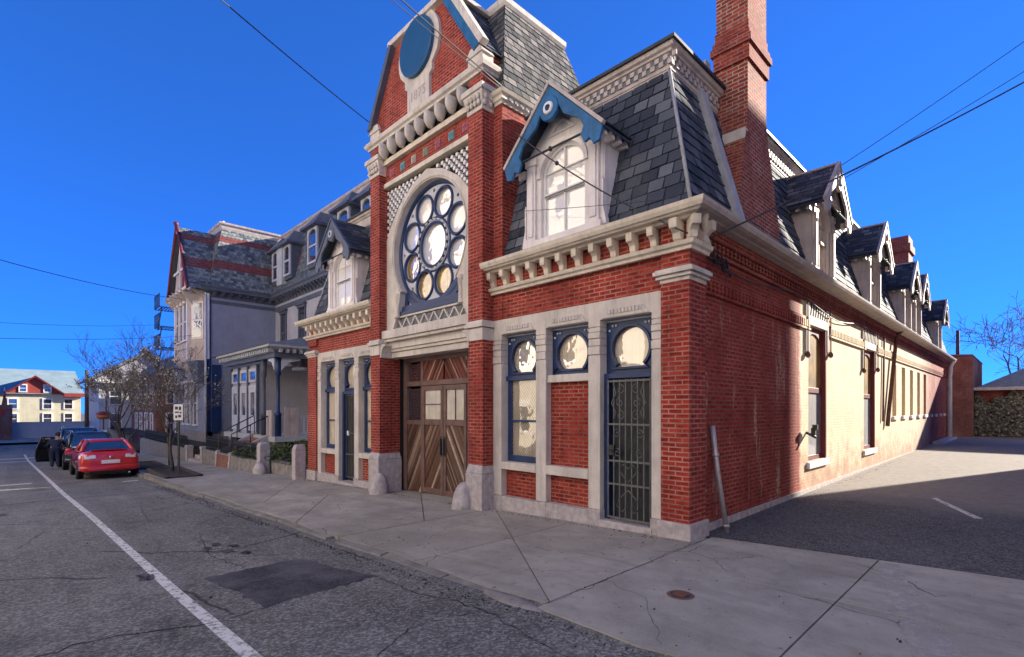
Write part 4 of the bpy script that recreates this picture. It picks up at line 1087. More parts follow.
TCORN = [(-.1,7.50),(.04,7.50),(.05,7.56),(.10,7.60),(.10,7.70),(.16,7.74),(.20,7.82),(.10,7.85),(-.1,7.86)]
TCORN = [(o*.75, 7.62+(z-7.5)*.66) for o, z in TCORN]
b = MB(); b.sweep([(-8.56,4),(-8.56,.0),(TX-2.2,0)], TCORN); P(b, 'tower_cornice', 'cream')
b = MB(); b.sweep([(TX+2.2,.0),(-3.78,.0),(-3.78,4)], TCORN); P(b, 'tower_cornice', 'cream')
b = MB(); y = .1
while y < 2.8:
    b.box(-3.71,-3.69,y,y+.07,7.685,7.755); y += .15
P(b, 'tower_dentils', 'dark_trim')
b = MB(); b.sweep([(-7.78,2.72),(-7.78,.8),(-4.55,.8),(-4.55,2.72)], [(-.1,10.34),(.05,10.34),(.09,10.40),(.10,10.5),(.0,10.54),(-.1,10.54)]); b.box(-7.7,-4.6,.85,2.72,10.36,10.53); P(b, 'tower_roof_trim', 'stone')
# --- main mansards
b = MB(); ze, zr = 4.66, 7.2; xe, xr = -.02, -.72
slates(b, [(-3.95,.05,ze),(xe,.05,ze),(xr,.72,zr),(-3.95,.72,zr)], .27, .20, .016, seed=21)
slates(b, [(xe,.05,ze),(xe,31,ze),(xr,31,zr),(xr,.72,zr)], .27, .20, .016, seed=22)
slates(b, [(-12.55,.05,ze-.06),(-8.35,.05,ze-.06),(-8.35,.72,zr),(-11.9,.72,zr)], .27, .20, .016, seed=23)
slates(b, [(-12.55,31,ze-.06),(-12.55,.05,ze-.06),(-11.9,.72,zr),(-11.9,31,zr)], .5, .3, .014, seed=24)
P(b, 'mansard_roof', 'slate')
for p0, p1 in (((xe,.05,ze),(xr,.72,zr)),((-12.55,.05,ze-.06),(-11.9,.72,zr))):
    b = MB(); b.tube([p0,p1], .028, 6); P(b, 'hip_roll', 'lead')
RCN = [(-.2,7.08),(.03,7.08),(.035,7.12),(.05,7.13),(.05,7.17),(.055,7.18),(.055,7.36),(.09,7.37),(.10,7.40),(.14,7.42),(.16,7.47),(.16,7.50),(-.2,7.51)]
for path in ([(-3.7,.72),(xr,.72),(xr,31)], [(-11.9,31),(-11.9,.72),(-8.4,.72)]):
    b = MB(); b.sweep(path, RCN); P(b, 'roof_cornice', 'trim_tan')
    b = MB(); b.sweep(path, [(-.2,7.515),(.19,7.475),(.20,7.48),(.20,7.53),(-.2,7.55)]); P(b, 'lead_capping', 'iron')
b = MB(); x = -3.7                                      # two rows of little blocks
while x < xr+.05:
    b.box(x,x+.075,.64,.667,7.19,7.265); b.box(x+.075,x+.15,.64,.667,7.275,7.35); x += .15
y = .68
while y < 9:
    b.box(xr+.053,xr+.08,y,y+.075,7.19,7.265); b.box(xr+.053,xr+.08,y+.075,y+.15,7.275,7.35); y += .15
P(b, 'cornice_blocks', 'trim_tan')
b = MB(); b.box(-3.75,xr+.0,.662,.69,7.185,7.355); b.box(xr+.03,xr+.058,.66,9,7.185,7.355); P(b, 'cornice_block_ground', 'grey_board')
b = MB(); b.box(-11.9,-.72,.75,31,7.3,7.5); P(b, 'roof_deck', 'roof_grey')
b = MB()                                                  # painted verge strip beside the chimney
nrm = Vector((2.54,0,.70)).normalized()
q0, q1 = Vector((xe,0,ze)), Vector((xr,0,zr))
b.hexa([tuple(q0+Vector((0,1.60,0))-nrm*.02), tuple(q0+Vector((0,1.86,0))-nrm*.02), tuple(q0+Vector((0,1.86,0))+nrm*.10), tuple(q0+Vector((0,1.60,0))+nrm*.10)],
       [tuple(q1+Vector((0,1.60,0))-nrm*.02), tuple(q1+Vector((0,1.86,0))-nrm*.02), tuple(q1+Vector((0,1.86,0))+nrm*.10), tuple(q1+Vector((0,1.60,0))+nrm*.10)])
b.box(-.72,-.55,1.66,1.84,7.5,7.68); P(b, 'roof_verge', 'lead', bevel=.01)
# --- chimneys
b = MB()
def rct(x0,x1,y0,y1,z): return [(x0,y0,z),(x1,y0,z),(x1,y1,z),(x0,y1,z)]
b.loft([rct(-.8,-.10,1.86,3.92,4.55),rct(-.8,-.11,1.90,3.85,5.2),rct(-.75,-.13,2.15,3.55,6.1),rct(-.72,-.15,2.38,3.35,6.75),rct(-.70,-.15,2.40,3.27,7.1),rct(-.70,-.15,2.40,3.26,12.2)])
ck = P(b, 'chimney', 'brick_chimney')
b = MB(); b.box(-.74,-.11,2.36,3.30,7.85,8.12); b.box(-.78,-.07,2.32,3.34,8.12,8.24); b.box(-.75,-.10,2.35,3.31,8.24,8.34); b.box(-.72,-.13,2.38,3.28,8.34,8.52); build(b, 'corbel_band', M['brick_dark'], ck)
b = MB(); b.box(-.78,-.07,2.33,3.35,11.6,11.9); build(b, 'corbel_cap', M['brick_dark'], ck)
b = MB(); b.box(-.74,-.145,2.27,2.4,6.42,6.62); build(b, 'stone_band', M['stone'], ck)
b = MB(); b.loft([rct(-1.9,-.9,24.2,25.4,7.4),rct(-1.9,-.9,24.2,25.4,9.4),rct(-1.98,-.82,24.1,25.5,9.45),rct(-1.98,-.82,24.1,25.5,9.8),rct(-1.9,-.9,24.2,25.4,9.81),rct(-1.9,-.9,24.2,25.4,10.2)]); P(b, 'chimney', 'brick_dark')
# --- dormers
def dormer(T, style):
    W = .83
    m = MB(T); F = lambda a, c, d: (a, d, c)
    win = [(-.48,.08),(.48,.08),(.48,1.14)]+[(.48*math.cos(R(a)), 1.14+.46*math.sin(R(a))) for a in range(15,180,15)]+[(-.48,1.14)]
    m.plate([(-W,0),(W,0),(W,1.55),(0,2.32),(-W,1.55)], [win], F, 0, .14)
    for s in (-1,1): m.box(s*W-.02 if s < 0 else W-.06, s*W+.06 if s < 0 else W+.02, .02, .95, -.02, 1.55)
    m.box(-W,W,.13,.2,0,.07)
    body = P(m, 'dormer', style['wall'])
    def sub(mm, nm, mt, bev=0): return build(mm, nm, M[mt], body, bev)
    m = MB(T)
    for s in (-1,1):                                     # pilaster strips with scroll feet
        x = s*.68; m.box(x-.10,x+.10,-.05,.0,.03,1.40); m.box(x-.06,x+.06,-.075,-.05,.15,1.28); m.box(x-.13,x+.13,-.07,.0,1.40,1.52); m.box(x-.13,x+.13,-.08,.0,-.02,.12)
        xo = s*W
        m.prism([(0,0),(.16,0),(.12,.12),(.04,.3),(.05,.7),(0,.75)], lambda a, c, d: (xo+s*d, .02+a*0-.0+d*0, c) if False else (xo+s*a*.55, d, c), -.03, .06)
    m.box(-W-.02,W+.02,-.09,.02,-.04,.06)
    arch = [(.56*math.cos(R(a)),1.14+.54*math.sin(R(a))) for a in range(0,181,12)]
    m.plate(arch+[(.48*math.cos(R(a)),1.14+.46*math.sin(R(a))) for a in range(180,-1,-12)], [], F, -.04, .02)
    m.plate([(-.30,1.78),(.30,1.78),(0,2.06)], [[(-.2,1.81),(.2,1.81),(0,1.99)]], F, -.03, .02)
    sub(m, 'dormer_trim', style['trim'], .006)
    m = MB(T); y = .09                                     # sash: frame, glazing bars, meeting rail
    m.box(-.48,.48,y-.03,y+.02,.08,.13); m.box(-.48,-.43,y-.03,y+.02,.13,1.14); m.box(.43,.48,y-.03,y+.02,.13,1.14)
    m.box(-.43,.43,y-.045,y+.0,.80,.85); m.box(-.012,.012,y-.025,y+.01,.13,.80); m.box(-.012,.012,y-.025,y+.01,.85,1.58); m.box(-.46,.46,y-.025,y+.01,1.20,1.22)
    m.plate([(.48*math.cos(R(a)),1.14+.46*math.sin(R(a))) for a in range(0,181,12)]+[(.435*math.cos(R(a)),1.14+.415*math.sin(R(a))) for a in range(180,-1,-12)], [], F, y-.03, y+.02)
    sub(m, 'sash', style['sash'])
    m = MB(T); m.box(-.43,.43,y-.05,y-.046,.795,.825); sub(m, 'meeting_rail', 'grey_board')
    m = MB(T); m.face([(-.5,y+.012,.07),(.5,y+.012,.07),(.5,y+.012,1.65),(-.5,y+.012,1.65)]); sub(m, 'pane', style['pane'])
    if style is ST3:
        m = MB(T); m.plate([(-.78,1.66),(.78,1.66),(.10,2.36),(-.10,2.36)], [[(-.28,1.74),(.28,1.74),(0,2.06)]], F, -.20, -.10); sub(m, 'gable_panel', style['wall'])
    m = MB(T)                                              # roof
    ex, ez, rz_ = 1.06, 1.42, 2.46; yf, yb = -.30, .95
    for s in (-1,1):
        q = [(s*ex,yf,ez),(s*ex,yb,ez),(0,yb,rz_),(0,yf,rz_)]
        qq = [T @ Vector(p) for p in q]
        m2 = MB(); slates(m2, qq, .24, .17, .012, seed=int(abs(T.translation.x*7+T.translation.y*13))+s)
        for f in m2.bm.faces:
            m.T = Matrix(); m.face([v.co for v in f.verts], rnd=f.loops[0][m2.rnd][0])
        m2.bm.free(); m.T = T
        m.shared([(s*ex,yf,ez-.03),(s*ex,yb,ez-.03),(0,yb,rz_-.03),(0,yf,rz_-.03),(s*ex,yf,ez-.09),(s*ex,yb,ez-.09),(0,yb,rz_-.09),(0,yf,rz_-.09)],[(0,1,2,3),(7,6,5,4),(0,4,5,1),(0,3,7,4)], rnd=.1)
    sub(m, 'dormer_roof', 'slate')
    m = MB(T); m.tube([(0,yf-.02,rz_+.01),(0,yb,rz_+.01)], .03, 6)
    for s in (-1,1): m.hexa([(s*ex,yf-.05,ez-.05),(s*ex,yf+.02,ez-.05),(s*ex+s*.03,yf+.02,ez+.0),(s*ex+s*.03,yf-.05,ez+.0)],[(0,yf-.05,rz_-.02),(0,yf+.02,rz_-.02),(0,yf+.02,rz_+.05),(0,yf-.05,rz_+.05)])
    sub(m, 'ridge_and_verge', style['verge'])
    m = MB(T)                                              # pierced bargeboard with rounded feet
    def sl(t, o): return (ex*(1-t), ez+(rz_-ez)*t-.03-o)
    for s in (-1,1):
        pts = [(s*ex,ez-.06),(0,rz_-.04),(0,rz_-.40)]
        inner = [(s*.10,rz_-.46),(s*.18,rz_-.40),(s*.30,rz_-.62),(s*.62,ez+.22),(s*.70,ez+.06),(s*.64,ez-.06),(s*.72,ez-.2),(s*.82,ez-.16),(s*.88,ez-.28),(s*1.0,ez-.26),(s*1.04,ez-.14)]
        m.plate(pts+inner, [], F, yf-.03, yf+.02)
    m.lathe([(.0,yf-.05),(.19,yf-.05),(.20,yf-.03),(.20,yf+.02)], T.inverted() @ T @ Vector((0,0,rz_-.42)), 'y', 20, False)
    sub(m, 'bargeboard', style['barge'], .006)
    m = MB(T); m.torus((0,yf-.055,rz_-.42), .075, .032, 'y', 18, 6); sub(m, 'rosette', style['ros'])
    m = MB(T); m.lathe([(.0,yf-.085),(.045,yf-.085),(.05,yf-.05)], (0,0,rz_-.42), 'y', 12); sub(m, 'rosette_centre', 'navy')
    m = MB(T); m.tube([(-.86,yf+.0,ez-.03),(.86,yf+.0,ez-.03)], .018, 6); m.lathe([(.0,-.03),(.035,-.02),(.045,0),(.035,.02),(0,.03)], (0,yf,ez-.03), 'x', 8); sub(m, 'tie_rod', 'iron')
    for s in (-1,1):                                       # rafter tails
        for k2 in range(5):
            m = MB(T); m.box(.86 if s > 0 else -1.02, 1.02 if s > 0 else -.86, yf+.08+k2*.2, yf+.15+k2*.2, ez-.14, ez-.02); sub(m, 'rafter_tail', style['trim'])
    return body
ST1 = dict(wall='trim_grey', trim='trim_grey', sash='white', pane='pane_white', barge='blue', ros='white', verge='trim_tan')
ST2 = dict(wall='trim_grey', trim='trim_grey', sash='white', pane='pane_white', barge='dark_trim', ros='pale_field', verge='dark_trim')
ST3 = dict(wall='trim_tan', trim='trim_tan', sash='trim_tan', pane='pane', barge='trim_tan', ros='trim_tan', verge='trim_tan')
dormer(Matrix.Translation((-2.27,-.03,4.70)), ST1)
dormer(Matrix.Translation((-10.35,-.03,4.62)), ST2)
for yc in (6.27, 11.4, 16.95, 19.45, 26.2):
    dormer(Matrix.Translation((.0,yc,4.72)) @ Matrix.Rotation(R(90),4,'Z'), ST3)
# --- pipes on the side wall
b = MB(); b.tube([(.16,.12,4.50),(.12,.16,4.40),(.06,.3,4.22),(.02,.48,4.16),(-.06,.5,4.05)], .05, 8); P(b, 'gutter_outlet', 'cream')
b = MB(); b.tube([(-.055,.52,4.1),(-.05,.52,.1)], .018, 6)
for zz in (.6,1.4,2.3,3.2): b.box(-.09,-.03,.49,.55,zz,zz+.03)
P(b, 'conduit', 'galv')
b = MB(); b.tube([(.2,15.1,4.55),(.0,15.1,4.3),(-.03,13.9,1.6),(-.03,13.75,1.25)], .06, 8); P(b, 'downpipe', 'rust')
b = MB(); b.tube([(-.06,13.4,4.1),(-.06,13.2,1.4)], .03, 6); P(b, 'downpipe', 'rust')
b = MB(); b.tube([(.2,30.7,4.5),(.05,30.8,4.2),(.02,30.85,3.6),(.02,30.85,.2)], .13, 8); P(b, 'downpipe', 'stone')
b = MB()                                                  # cable clutter under the eaves corner
rg = random.Random(5)
for k2 in range(7):
    y0 = .5+rg.random()*.3; b.tube([(.02+rg.random()*.08, y0+t*.09, 4.02+rg.uniform(-.12,.12)-.03*t) for t in range(6)], .01, 5)
b.tube([(-.05,.6,4.03)]+[(-.04, .6+t*.8, 4.04-.10*math.sin(t*.9)) for t in range(1,14)], .012, 5)
P(b, 'cable_bundle', 'iron')
b = MB(); b.box(.0,.08,5.42,5.5,1.25,1.4); b.box(.03,.12,5.40,5.50,1.36,1.47); b.tube([(-.1,5.46,1.3),(.1,5.4,1.2)], .03); P(b, 'lamp_bracket', 'iron')
# ------------------------------------------------------------------ the big Victorian house next door
M = MAT
VH = thing('victorian_house', (-24, 6, -.3), 'large blue-grey Victorian house with banded slate mansard, gabled bay and front porch', 'house')
def V(mb, name, mat, bevel=0, parent=VH): return build(mb, name, M[mat], parent, bevel)
WX = -29.0
b = MB(); b.box(-36, WX, 1.05, 9, -1.2, 8.6); V(b, 'side_wing_wall', 'clap_blue')
b = MB(); b.box(WX-.5, -15.5, 4.7, 16, -1.2, 8.9); V(b, 'main_wall', 'clap_grey')
b = MB(); b.box(WX-.18,WX+.03,1.0,1.2,-.2,8.2); b.box(-28.98,-15.5,4.66,4.72,7.7,7.95); b.box(WX-.01,WX+.03,1.2,4.66,7.75,7.95); V(b, 'corner_board', 'dark_trim')
b = MB(); b.box(-36.1,WX+.06,.98,1.3,-1.3,.5); b.box(WX-.2,-15.4,4.6,4.8,-1.3,.5); b.box(WX-.02,WX+.06,1.0,4.7,-1.3,.5); V(b, 'foundation', 'granite_rough')
def vwin(x, y, z0, z1, w, facing='y', pane='pane_dark', frame='dark_trim', hood=False):
    m = MB(); o = .09
    def bx(mm, a0, a1, d0, d1, c0, c1):
        if facing == 'y': mm.box(x+a0, x+a1, y-d1, y-d0, c0, c1)
        else: mm.box(x+d0, x+d1, y+a0, y+a1, c0, c1)
    bx(m,-w/2-o,-w/2,0,.07,z0,z1); bx(m,w/2,w/2+o,0,.07,z0,z1); bx(m,-w/2-o-.04,w/2+o+.04,0,.12,z1,z1+.14); bx(m,-w/2-o-.03,w/2+o+.03,0,.12,z0-.1,z0)
    bx(m,-w/2,w/2,0,.05,(z0+z1)/2-.03,(z0+z1)/2+.03)
    if hood: bx(m,-w/2-.2,w/2+.2,0,.2,z1+.14,z1+.24)
    f = V(m, 'window', frame)
    m = MB(); bx(m,-w/2,w/2,.005,.02,z0,z1); build(m, 'pane', M[pane], f)
# bay on the street front, overhanging at the upper floor
bay = [(-33.6,1.06),(-33.2,.35),(-30.1,.35),(-29.0,1.02),(-29.0,1.06)]
b = MB(); b.hexa([(x,y,4.55) for x,y in bay],[(x,y,8.35) for x,y in bay]); V(b, 'bay_wall', 'clap_mauve')
b = MB(); b.hexa([(x*.5-.5*31.2,1.06-(1.06-y)*.3,3.9) for x,y in bay],[(x,y,4.55) for x,y in bay]); V(b, 'bay_underside', 'trim_tan')
b = MB(); b.hexa([(x,y-.06*(y<1),5.25) for x,y in bay],[(x,y-.06*(y<1),5.4) for x,y in bay]); V(b, 'bay_moulding', 'trim_tan')
b = MB(); b.hexa([(x,y-.05*(y<1),8.0) for x,y in bay],[(x,y-.12*(y<1),8.35) for x,y in bay]); V(b, 'bay_moulding', 'trim_tan')
for (x, y) in bay[:4]:
    b = MB(); b.box(x-.09,x+.09,y-.09,y+.09,4.6,8.3); V(b, 'bay_corner_post', 'trim_grey')
# angled right-hand bay window
p, q = Vector((-30.1,.35,0)), Vector((-29.0,1.02,0)); dv = (q-p).normalized(); nn = Vector((dv.y,-dv.x,0))
def angled(z0, z1, a0, a1, mat, o, name, par=VH):
    m = MB(); A = p+dv*a0; B = p+dv*a1
    m.hexa([tuple(A+Vector((0,0,z0))),tuple(B+Vector((0,0,z0))),tuple(B+nn*o+Vector((0,0,z0))),tuple(A+nn*o+Vector((0,0,z0)))],[tuple(A+Vector((0,0,z1))),tuple(B+Vector((0,0,z1))),tuple(B+nn*o+Vector((0,0,z1))),tuple(A+nn*o+Vector((0,0,z1)))])
    return build(m, name, M[mat], par)
wf = angled(5.75,7.85,.25,1.05,'trim_grey',.05,'window')
angled(6.85,7.75,.33,.97,'pane_grey',.07,'upper_pane',wf); angled(5.85,6.75,.33,.97,'pane_dark',.07,'lower_pane',wf)
for x in (-32.6,-31.65,-30.7): vwin(x,.35,5.75,7.85,.6,'y','pane_dark','trim_grey')
for x in (-33.1,-30.2,-29.2):
    b = MB(); b.prism([(0,0),(.0,.9),(.75,.9),(.55,.75),(.25,.55)], lambda a,c,d: (x+d,1.0-a,7.55+c), -.06,.06); V(b, 'bay_bracket', 'trim_tan')
for i in range(6):
    b = MB(); b.prism([(0,0),(.0,.8),(.7,.8),(.6,.7),(.15,.2)], lambda a,c,d: (-33.4+i*.8+d,.4-a,7.6+c), -.05,.05); V(b, 'bay_bracket', 'trim_tan')
b = MB(); b.hexa([(-29.9,.6,3.25),(-28.95,.6,3.25),(-28.95,1.06,3.25),(-29.9,1.06,3.25)],[(-30.3,.3,4.5),(-28.95,.5,4.5),(-28.95,1.06,4.5),(-30.3,1.06,4.5)]); V(b, 'bay_corbel', 'dark_trim')
for x in (-34.5,-33.2,-31.6): vwin(x,1.05,.9,3.4,.75,'y','pane_dark','trim_grey')
b = MB(); b.tube([(-28.9,.92,8.2),(-28.88,.92,.2)], .06, 8); V(b, 'downpipe', 'pale_field')
b = MB(); b.box(-28.99,-28.93,1.25,1.7,.4,4.3); b.box(-28.99,-28.95,1.0,1.2,.4,8.0); V(b, 'dark_blue_board', 'navy')
# banded mansard of the wing (bell-cast) and its gable
def bands(p, r):
    z = p.z
    if 9.75 < z < 10.35 or 11.5 < z < 11.9: return .84+.16*r
    return r*.78
def mansard(mb, ring0, ring1, ring2, seed, sides):
    for k2 in sides:
        n = len(ring0[0]); i, j = k2, (k2+1) % n
        for (pa, za), (pb, zb_) in ((ring0, ring1), (ring1, ring2)):
            slates(mb, [(*pa[i],za),(*pa[j],za),(*pb[j],zb_),(*pb[i],zb_)], .22, .17, .014, seed=seed+k2, bands=bands, scallop=True)
b = MB()
r0 = ([(-36.2,.9),(-28.72,.9),(-28.72,9),(-36.2,9)],8.62); r1 = ([(-35.9,1.25),(-29.08,1.25),(-29.08,9),(-35.9,9)],9.35); r2 = ([(-35.2,1.95),(-29.68,1.95),(-29.68,9),(-35.2,9)],12.35)
mansard(b, r0, r1, r2, 40, (0,1,3)); V(b, 'wing_mansard_roof', 'slate_far')
b = MB()
ax = -31.15
for s in (-1,1):
    pts = [(s*2.5,8.42),(s*2.05,9.0),(s*1.25,10.5),(s*.12,12.25)]
    for i in range(3):
        (xa,za),(xb,zb_) = pts[i],pts[i+1]
        slates(b, [(ax+xa,.0,za),(ax+xa,2.6,za),(ax+xb,2.6,zb_),(ax+xb,.0,zb_)], .22,.17,.014,seed=60+i,bands=bands,scallop=True)
V(b, 'gable_roof', 'slate_far')
b = MB(); b.prism([(-2.0,8.4),(2.0,8.4),(1.2,10.4),(.1,12.1),(-.1,12.1),(-1.2,10.4)], lambda a,c,d: (ax+a,d,c), .25, .5); V(b, 'gable_wall', 'trim_tan')
b = MB()
for x in (ax-.55,ax+.1): b.box(x,x+.45,.2,.26,8.75,9.7)
b.prism([(-.35,9.95),(.35,9.95),(0,11.1)], lambda a,c,d: (ax+a,d,c), .2,.26); V(b, 'gable_window', 'maroon')
b = MB()
for s in (-1,1):
    pts = [(s*2.55,8.38),(s*2.1,9.0),(s*1.3,10.52),(s*.0,12.42)]
    b.tube([(ax+a,-.02,c) for a,c in pts], .075, 6)
b.blob((ax,-.05,12.45), .14); V(b, 'gable_verge', 'maroon')
b = MB(); b.box(ax-1.6,ax+1.6,.12,.3,9.72,9.85); b.box(ax-.06,ax+.06,.12,.3,8.5,12); b.tube([(ax-2.4,-.05,8.4),(ax+2.5,-.05,8.4)],.09,6); V(b, 'gable_trim', 'trim_grey')
VC = [(-.1,8.05),(.04,8.05),(.05,8.2),(.10,8.24),(.12,8.3),(.40,8.36),(.42,8.5),(.48,8.56),(.48,8.63),(-.1,8.66)]
b = MB(); b.sweep([(-36,1.05),(-33.7,1.05)], VC); b.sweep([(WX-.02,1.05),(WX,1.05),(WX,4.7),(-15.4,4.7)], [(o,z+.05) for o,z in VC]); V(b, 'eaves_cornice', 'dark_trim')
y = 1.3
while y < 4.5:
    b = MB(); b.prism([(0,0),(.1,.02),(.16,.12),(.34,.18),(.36,.27),(0,.27)], lambda a,c,d: (WX+a,y+d,8.11+c), 0, .13); V(b, 'eaves_bracket', 'dark_trim'); y += .42
x = -28.6
while x < -15.6:
    b = MB(); b.prism([(0,0),(.1,.02),(.16,.12),(.34,.18),(.38,.27),(0,.27)], lambda a,c,d: (x+d,4.7-a,8.13+c), 0, .13); V(b, 'eaves_bracket', 'dark_trim'); x += .42
TOPC = [(-.2,12.25),(.02,12.25),(.06,12.38),(.08,12.5),(.16,12.56),(.18,12.66),(-.2,12.68)]
b = MB(); b.sweep([(-35.2,9),(-35.2,1.95),(-29.68,1.95),(-29.68,6)], TOPC); b.box(-35.1,-29.7,2,9,12.4,12.65); V(b, 'roof_crest_moulding', 'trim_tan')
b = MB(); b.loft([rct(-34.6,-34.1,3,3.5,12.6),rct(-34.6,-34.1,3,3.5,13.8),rct(-34.4,-34.3,3.2,3.3,14.3)]); V(b, 'chimney', 'trim_grey')
# main block mansard
b = MB()
r0 = ([(-29,4.35),(-15.2,4.35),(-15.2,16),(-29,16)],8.72); r1 = ([(-29,4.7),(-15.5,4.7),(-15.5,16),(-29,16)],9.4); r2 = ([(-29,5.3),(-16.1,5.3),(-16.1,16),(-29,16)],12.2)
def bands(p, r):
    if 9.9 < p.z < 10.7 and math.sin(p.x*2.1) > .35: return .84+.16*r
    return r*.6
mansard(b, r0, r1, r2, 80, (0,1)); V(b, 'main_mansard_roof', 'slate_far')
b = MB(); b.sweep([(-29.5,5.3),(-16.1,5.3),(-16.1,16)], [(o,z-.1) for o,z in TOPC]); b.box(-29.4,-16.2,5.4,16,12.2,12.5); V(b, 'roof_crest_moulding', 'trim_tan')
def vdormer(x, w, z0, z1):
    m = MB(); m.box(x-w/2,x+w/2,4.45,6,z0,z1); d = V(m, 'dormer', 'dark_trim')
    m = MB(); m.plate(rect(x-w/2+.1,x+w/2-.1,z0+.2,z1-.05), [rect(x-w/2+.2,x+w/2-.2,z0+.3,(z0+z1)/2), [(x-w/2+.2,(z0+z1)/2+.08)]+[(x+w/2-.2,(z0+z1)/2+.08)]+[(x+(w/2-.2)*math.cos(R(a)),z1-.4+.25*math.sin(R(a))) for a in range(0,181,30)]], XZ(4.45), -.08, 0); build(m, 'window_frame', M['pale_field'], d)
    m = MB(); m.box(x-w/2+.15,x+w/2-.15,4.42,4.452,z0+.25,z1-.1); build(m, 'pane', M['pane_dark'], d)
    m = MB()
    m.hexa([(x-w/2-.22,4.15,z1),(x+w/2+.22,4.15,z1),(x+w/2+.22,6.2,z1),(x-w/2-.22,6.2,z1)],[(x-.06,4.8,z1+.85),(x+.06,4.8,z1+.85),(x+.06,6.2,z1+.85),(x-.06,6.2,z1+.85)]); build(m, 'dormer_roof', M['roof_grey'], d)
    m = MB(); m.box(x-w/2-.26,x+w/2+.26,4.1,6.1,z1-.1,z1+.02); build(m, 'dormer_eaves', M['dark_trim'], d)
for x in (-28.2,-26.4): vdormer(x,1.15,9.2,11.2)
vdormer(-22.9,1.35,9.2,11.3); vdormer(-19.4,1.35,9.2,11.3); vdormer(-17.2,1.1,9.2,11.2)
b = MB(); b.hexa([(-27.7,4.3,9),(-26.9,4.3,9),(-26.9,5,9),(-27.7,5,9)],[(-27.7,4.3,11.2),(-26.9,4.3,11.2),(-26.9,5,11.2),(-27.7,5,11.2)]); V(b, 'dormer_link_wall', 'clap_pale')
for x, w in ((-27.6,.7),(-24.9,.8),(-21.5,.8),(-18.8,.8)):
    vwin(x,4.7,5.2,7.4,w,'y','pane_dark','dark_trim',True)
for x, w in ((-20.4,.9),(-18.2,.9)): vwin(x,4.7,1.2,3.5,w,'y','pane_dark','dark_trim')
# porch
b = MB(); b.box(-26.3,-19.0,1.15,4.66,.40,.62); V(b, 'porch_deck', 'clap_pale')
b = MB()
for x, y in ((-19.3,1.4),(-19.3,4.2),(-23,1.4),(-25.5,1.4)): b.box(x-.2,x+.2,y-.2,y+.2,-.6,.40)
V(b, 'porch_pier', 'granite_rough')
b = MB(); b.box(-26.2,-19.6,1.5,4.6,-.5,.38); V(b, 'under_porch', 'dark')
b = MB(); b.box(-26.3,-22.15,1.55,4.66,.62,3.9); vs_ = V(b, 'vestibule', 'clap_grey')
for i, x in enumerate((-25.6,-24.25,-22.9)):
    b = MB(); b.plate(rect(x-.58,x+.58,.75,2.95), [rect(x-.3,x+.3,1.5,2.6)], XZ(1.55), -.06, -.0); b.plate(rect(x-.58,x+.58,3.1,3.75), [rect(x-.4,x+.4,3.2,3.6)], XZ(1.55), -.06, -.0); fr = build(b, 'panel_frame', M['pale_field'], vs_)
    b = MB(); b.box(x-.3,x+.3,1.53,1.545,1.5,2.75); b.box(x-.42,x+.42,1.53,1.545,3.15,3.65); build(b, 'pane', M['pane_dark'], vs_)
for x in (-26.25,-24.95,-23.55,-22.2):
    b = MB(); b.box(x-.07,x+.07,1.44,1.56,.62,3.9); build(b, 'pilaster', M['dark_trim'], vs_)
b = MB(); b.box(-26.2,-19.0,1.15,1.45,4.0,4.42); b.box(-19.3,-19.0,1.45,4.66,4.0,4.42); V(b, 'porch_beam', 'dark_trim')
b = MB(); b.sweep([(-26.3,1.15),(-19.0,1.15),(-19.0,4.68)], [(0,4.3),(.10,4.32),(.24,4.38),(.36,4.40),(.38,4.50),(0,4.53)]); x = -26.2
while x < -19.1:
    b.box(x,x+.10,.90,1.15,4.2,4.37); x += .28
y = 1.3
while y < 4.6:
    b.box(-19.0,-18.76,y,y+.10,4.2,4.37); y += .28
V(b, 'porch_cornice', 'clap_pale')
b = MB(); b.hexa([(-26.7,.72,4.5),(-18.6,.72,4.5),(-18.6,4.7,4.5),(-26.7,4.7,4.5)],[(-26.2,3.4,5.25),(-20.6,3.4,5.25),(-20.6,4.7,5.3),(-26.2,4.7,5.3)]); V(b, 'porch_roof', 'roof_grey')
for x, y in ((-19.3,1.4),(-20.9,1.35),(-19.3,4.2)):
    b = MB(); b.lathe([(.13,.62),(.13,1.5),(.15,1.52),(.15,1.6),(.075,1.66),(.075,3.2),(.12,3.28),(.12,3.5),(.13,4.0),(0,4.0)], (x,y,0), n=10); V(b, 'porch_post', 'navy' if x != -20.9 else 'dark_trim')
b = MB()
b.prism([(0,0),(0,.55),(.9,.55),(.85,.45),(.35,.38),(.12,.15)], lambda a,c,d: (-19.3-(a*.8+.1),1.3+d,3.45+c), -.04,.04)
for s, y in ((1,1.4),(-1,4.2)): b.prism([(0,0),(0,.55),(.9,.55),(.85,.45),(.35,.38),(.12,.15)], lambda a,c,d: (-19.2+d,y+s*(a*.9+.1),3.45+c), -.04,.04)
V(b, 'porch_brackets', 'pale_field')
b = MB(); b.box(-19.26,-19.2,1.55,4.1,1.45,1.52); b.box(-19.26,-19.2,1.55,4.1,.72,.78)
for i in range(15): b.box(-19.25,-19.21,1.6+i*.17,1.68+i*.17,.78,1.45)
V(b, 'porch_railing', 'clap_pale')
b = MB(); b.box(-20.15,-19.5,1.2,1.26,.62,1.75); b.box(-19.18,-19.12,1.62,2.2,.62,1.85); V(b, 'porch_panel', 'trim_tan')
b = MB()
for i in range(6): b.box(-21.6,-19.9,1.25-.27*(i+1),1.25-.27*i,-.9,.50-.13*i)
V(b, 'front_steps', 'brick_far')
